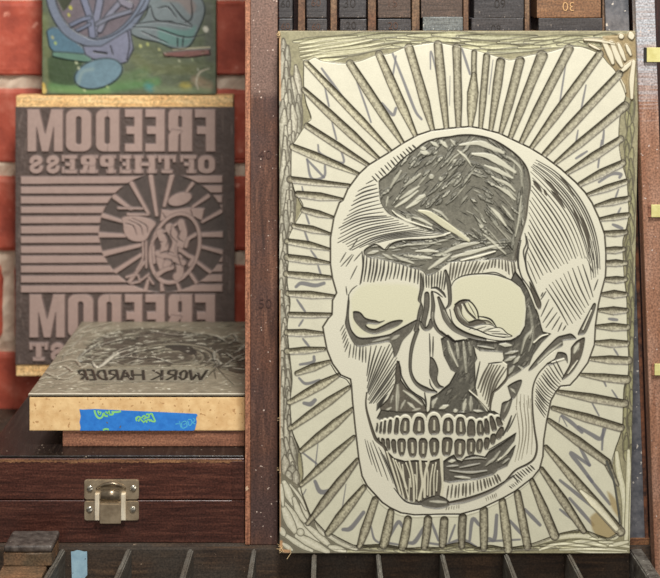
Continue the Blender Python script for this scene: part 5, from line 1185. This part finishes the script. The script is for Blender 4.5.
# ------------------------------------------------------------------ type tray in front
tray = thing('type_tray', (X(330,1.15), 1.15, -.033), 'shallow grimy wooden type tray with thin dividers along the bottom', 'tray')
def tz(D): return (1.2-D)*.0744-.0016
def slab_y(name, x0, x1, ya, yb, zb, m, parent, th=None):
    bm = bmesh.new(); bm_box(bm, x0, x1, ya, yb, 0, 1, 0)
    for v in bm.verts: v.co.z = zb if v.co.z < .5 else tz(v.co.y)
    bmesh.ops.bevel(bm, geom=list(bm.edges), offset=min((x1-x0)*.3, .0012), segments=2, affect='EDGES')
    me = bpy.data.meshes.new(name); bm.to_mesh(me); bm.free(); return link(me, name, m, parent)
xa, xb = X(-70,1.2), X(627.5,1.2215)
box('rear_rail', xa-.008, xb+.012, 1.2165, 1.2218, -.0325, tz(1.2165)-.0002, M['tray'], tray, .0006)
box('tray_bottom', xa, xb, 1.0, 1.2162, -.0325, -.0285, M['tray'], tray, .0005)
box('front_rail', xa-.008, xb+.012, .985, .9995, -.0325, tz(1.0), M['tray'], tray, .0006)
slab_y('side_rail', xb, xb+.0115, 1.0, 1.2162, -.0325, flat('mottled_grey_side', (110,106,98), (44,38,34), 110, .55, 0, .4, specks=(176,170,160), sp=.68), tray)
slab_y('side_rail', xa-.008, xa, 1.0, 1.2162, -.0325, M['traydiv'], tray)
for u in (-1, 64, 130, 191.5, 254.5, 314.5, 377.5, 440.5, 503.5, 565.5):
    w = 2.7 if u < 250 else 2.2
    slab_y('divider', X(u-w,1.2215), X(u+w,1.2215), 1.0, 1.2162, -.0284, M['traydiv'], tray)
# block and slip lying in the tray
o = box('wooden_spacer', X(2,1.17), X(51,1.19), 1.118, 1.204, -.0282, .0003, M['oldwood'], None, .001, cuts=2, rough=.0002)
tag(o, 'worn brown wood spacer under the black-faced block at bottom left', 'wood spacer')
bk = thing('black_faced_block', (X(28,1.185), 1.187, .0005), 'small wooden block with glossy black top at the bottom left corner', 'wooden block')
box('wood_body', X(3,1.17), X(51.5,1.17), 1.171, 1.2035, .0006, .0118, M['oldwood'], bk, .0012, cuts=2, rough=.0003)
bm = bmesh.new(); bm_box(bm, X(3.5,1.17), X(52,1.17), 1.1705, 1.204, .0119, .0180, .0024, 3)
bmesh.ops.subdivide_edges(bm, edges=[e for e in bm.edges if e.calc_length() > .008], cuts=6, use_grid_fill=True)
rnd = random.Random(6)
for v in bm.verts: v.co += Vector((rnd.uniform(-.0003,.0003), rnd.uniform(-.0003,.0003), rnd.uniform(-.0004,.0003) if v.co.z > .013 else 0))
me = bpy.data.meshes.new('black_face'); bm.to_mesh(me); bm.free()
for p in me.polygons: p.use_smooth = True
link(me, 'black_face', M['leather'], bk)
bm = bmesh.new(); q = [(71,551.5),(74,551.2),(77,550),(80,550.4),(84,551.5),(87,551.3),(87.3,575),(85,577.5),(85,600),(72,600),(72,580)]
a = [bm.verts.new(P(u, v, 1.190)) for u, v in q]; b_ = [bm.verts.new(P(u, v, 1.1925)) for u, v in q]
bm.faces.new(a); bm.faces.new(b_[::-1])
for k in range(len(a)): bm.faces.new((a[k], b_[k], b_[(k+1) % len(a)], a[(k+1) % len(a)]))
bmesh.ops.recalc_face_normals(bm, faces=bm.faces)
zmin = min(v.co.z for v in bm.verts)
for v in bm.verts:
    if v.co.z < zmin+.001: v.co.z = -.0283
me = bpy.data.meshes.new('blue_slip'); bm.to_mesh(me); bm.free(); o = link(me, 'blue_slip', M['bluepaper'], None, P(79,560,1.19))
tag(o, 'pale blue upright slip in the tray, beside the black-faced block', 'slip')

# ------------------------------------------------------------------ camera, light, look
sc = bpy.context.scene
cd = bpy.data.cameras.new('camera'); cam = bpy.data.objects.new('camera', cd); COL.objects.link(cam); sc.camera = cam
cam.location = (0, 0, CZ); cam.rotation_euler = (math.radians(90), 0, 0)
cd.sensor_width = 36.0; cd.sensor_fit = 'HORIZONTAL'; cd.lens = 36.0*F/660.0; cd.shift_x = 0.0; cd.shift_y = -304.0/660.0
cd.clip_start = .05; cd.clip_end = 20
cd.dof.use_dof = True; cd.dof.focus_distance = 1.21; cd.dof.aperture_fstop = 8.0
def area(name, loc, tgt, size, power, col):
    l = bpy.data.lights.new(name, 'AREA'); l.shape = 'RECTANGLE'; l.size = size[0]; l.size_y = size[1]; l.energy = power; l.color = col
    o = bpy.data.objects.new(name, l); COL.objects.link(o); o.location = loc
    o.rotation_euler = (Vector(tgt)-Vector(loc)).to_track_quat('-Z', 'Y').to_euler(); return o
area('key_light', (.08, .45, 1.55), (-.02, 1.25, .2), (.30, .28), 30, (1.0, .985, .95))  # main light from above and in front
area('front_fill', (.15, -.5, .9), (-.05, 1.3, .15), (.7, .6), 10.5, (1.0, .95, .88))  # soft frontal fill added to brighten the upright faces
w = bpy.data.worlds.new('World'); sc.world = w; w.use_nodes = True
w.node_tree.nodes['Background'].inputs[0].default_value = (1.0, .96, .90, 1); w.node_tree.nodes['Background'].inputs[1].default_value = .20
sc.view_settings.view_transform = 'Standard'; sc.view_settings.look = 'None'; sc.view_settings.gamma = 1.0; sc.view_settings.exposure = 0.06
sc.view_settings.use_curve_mapping = False
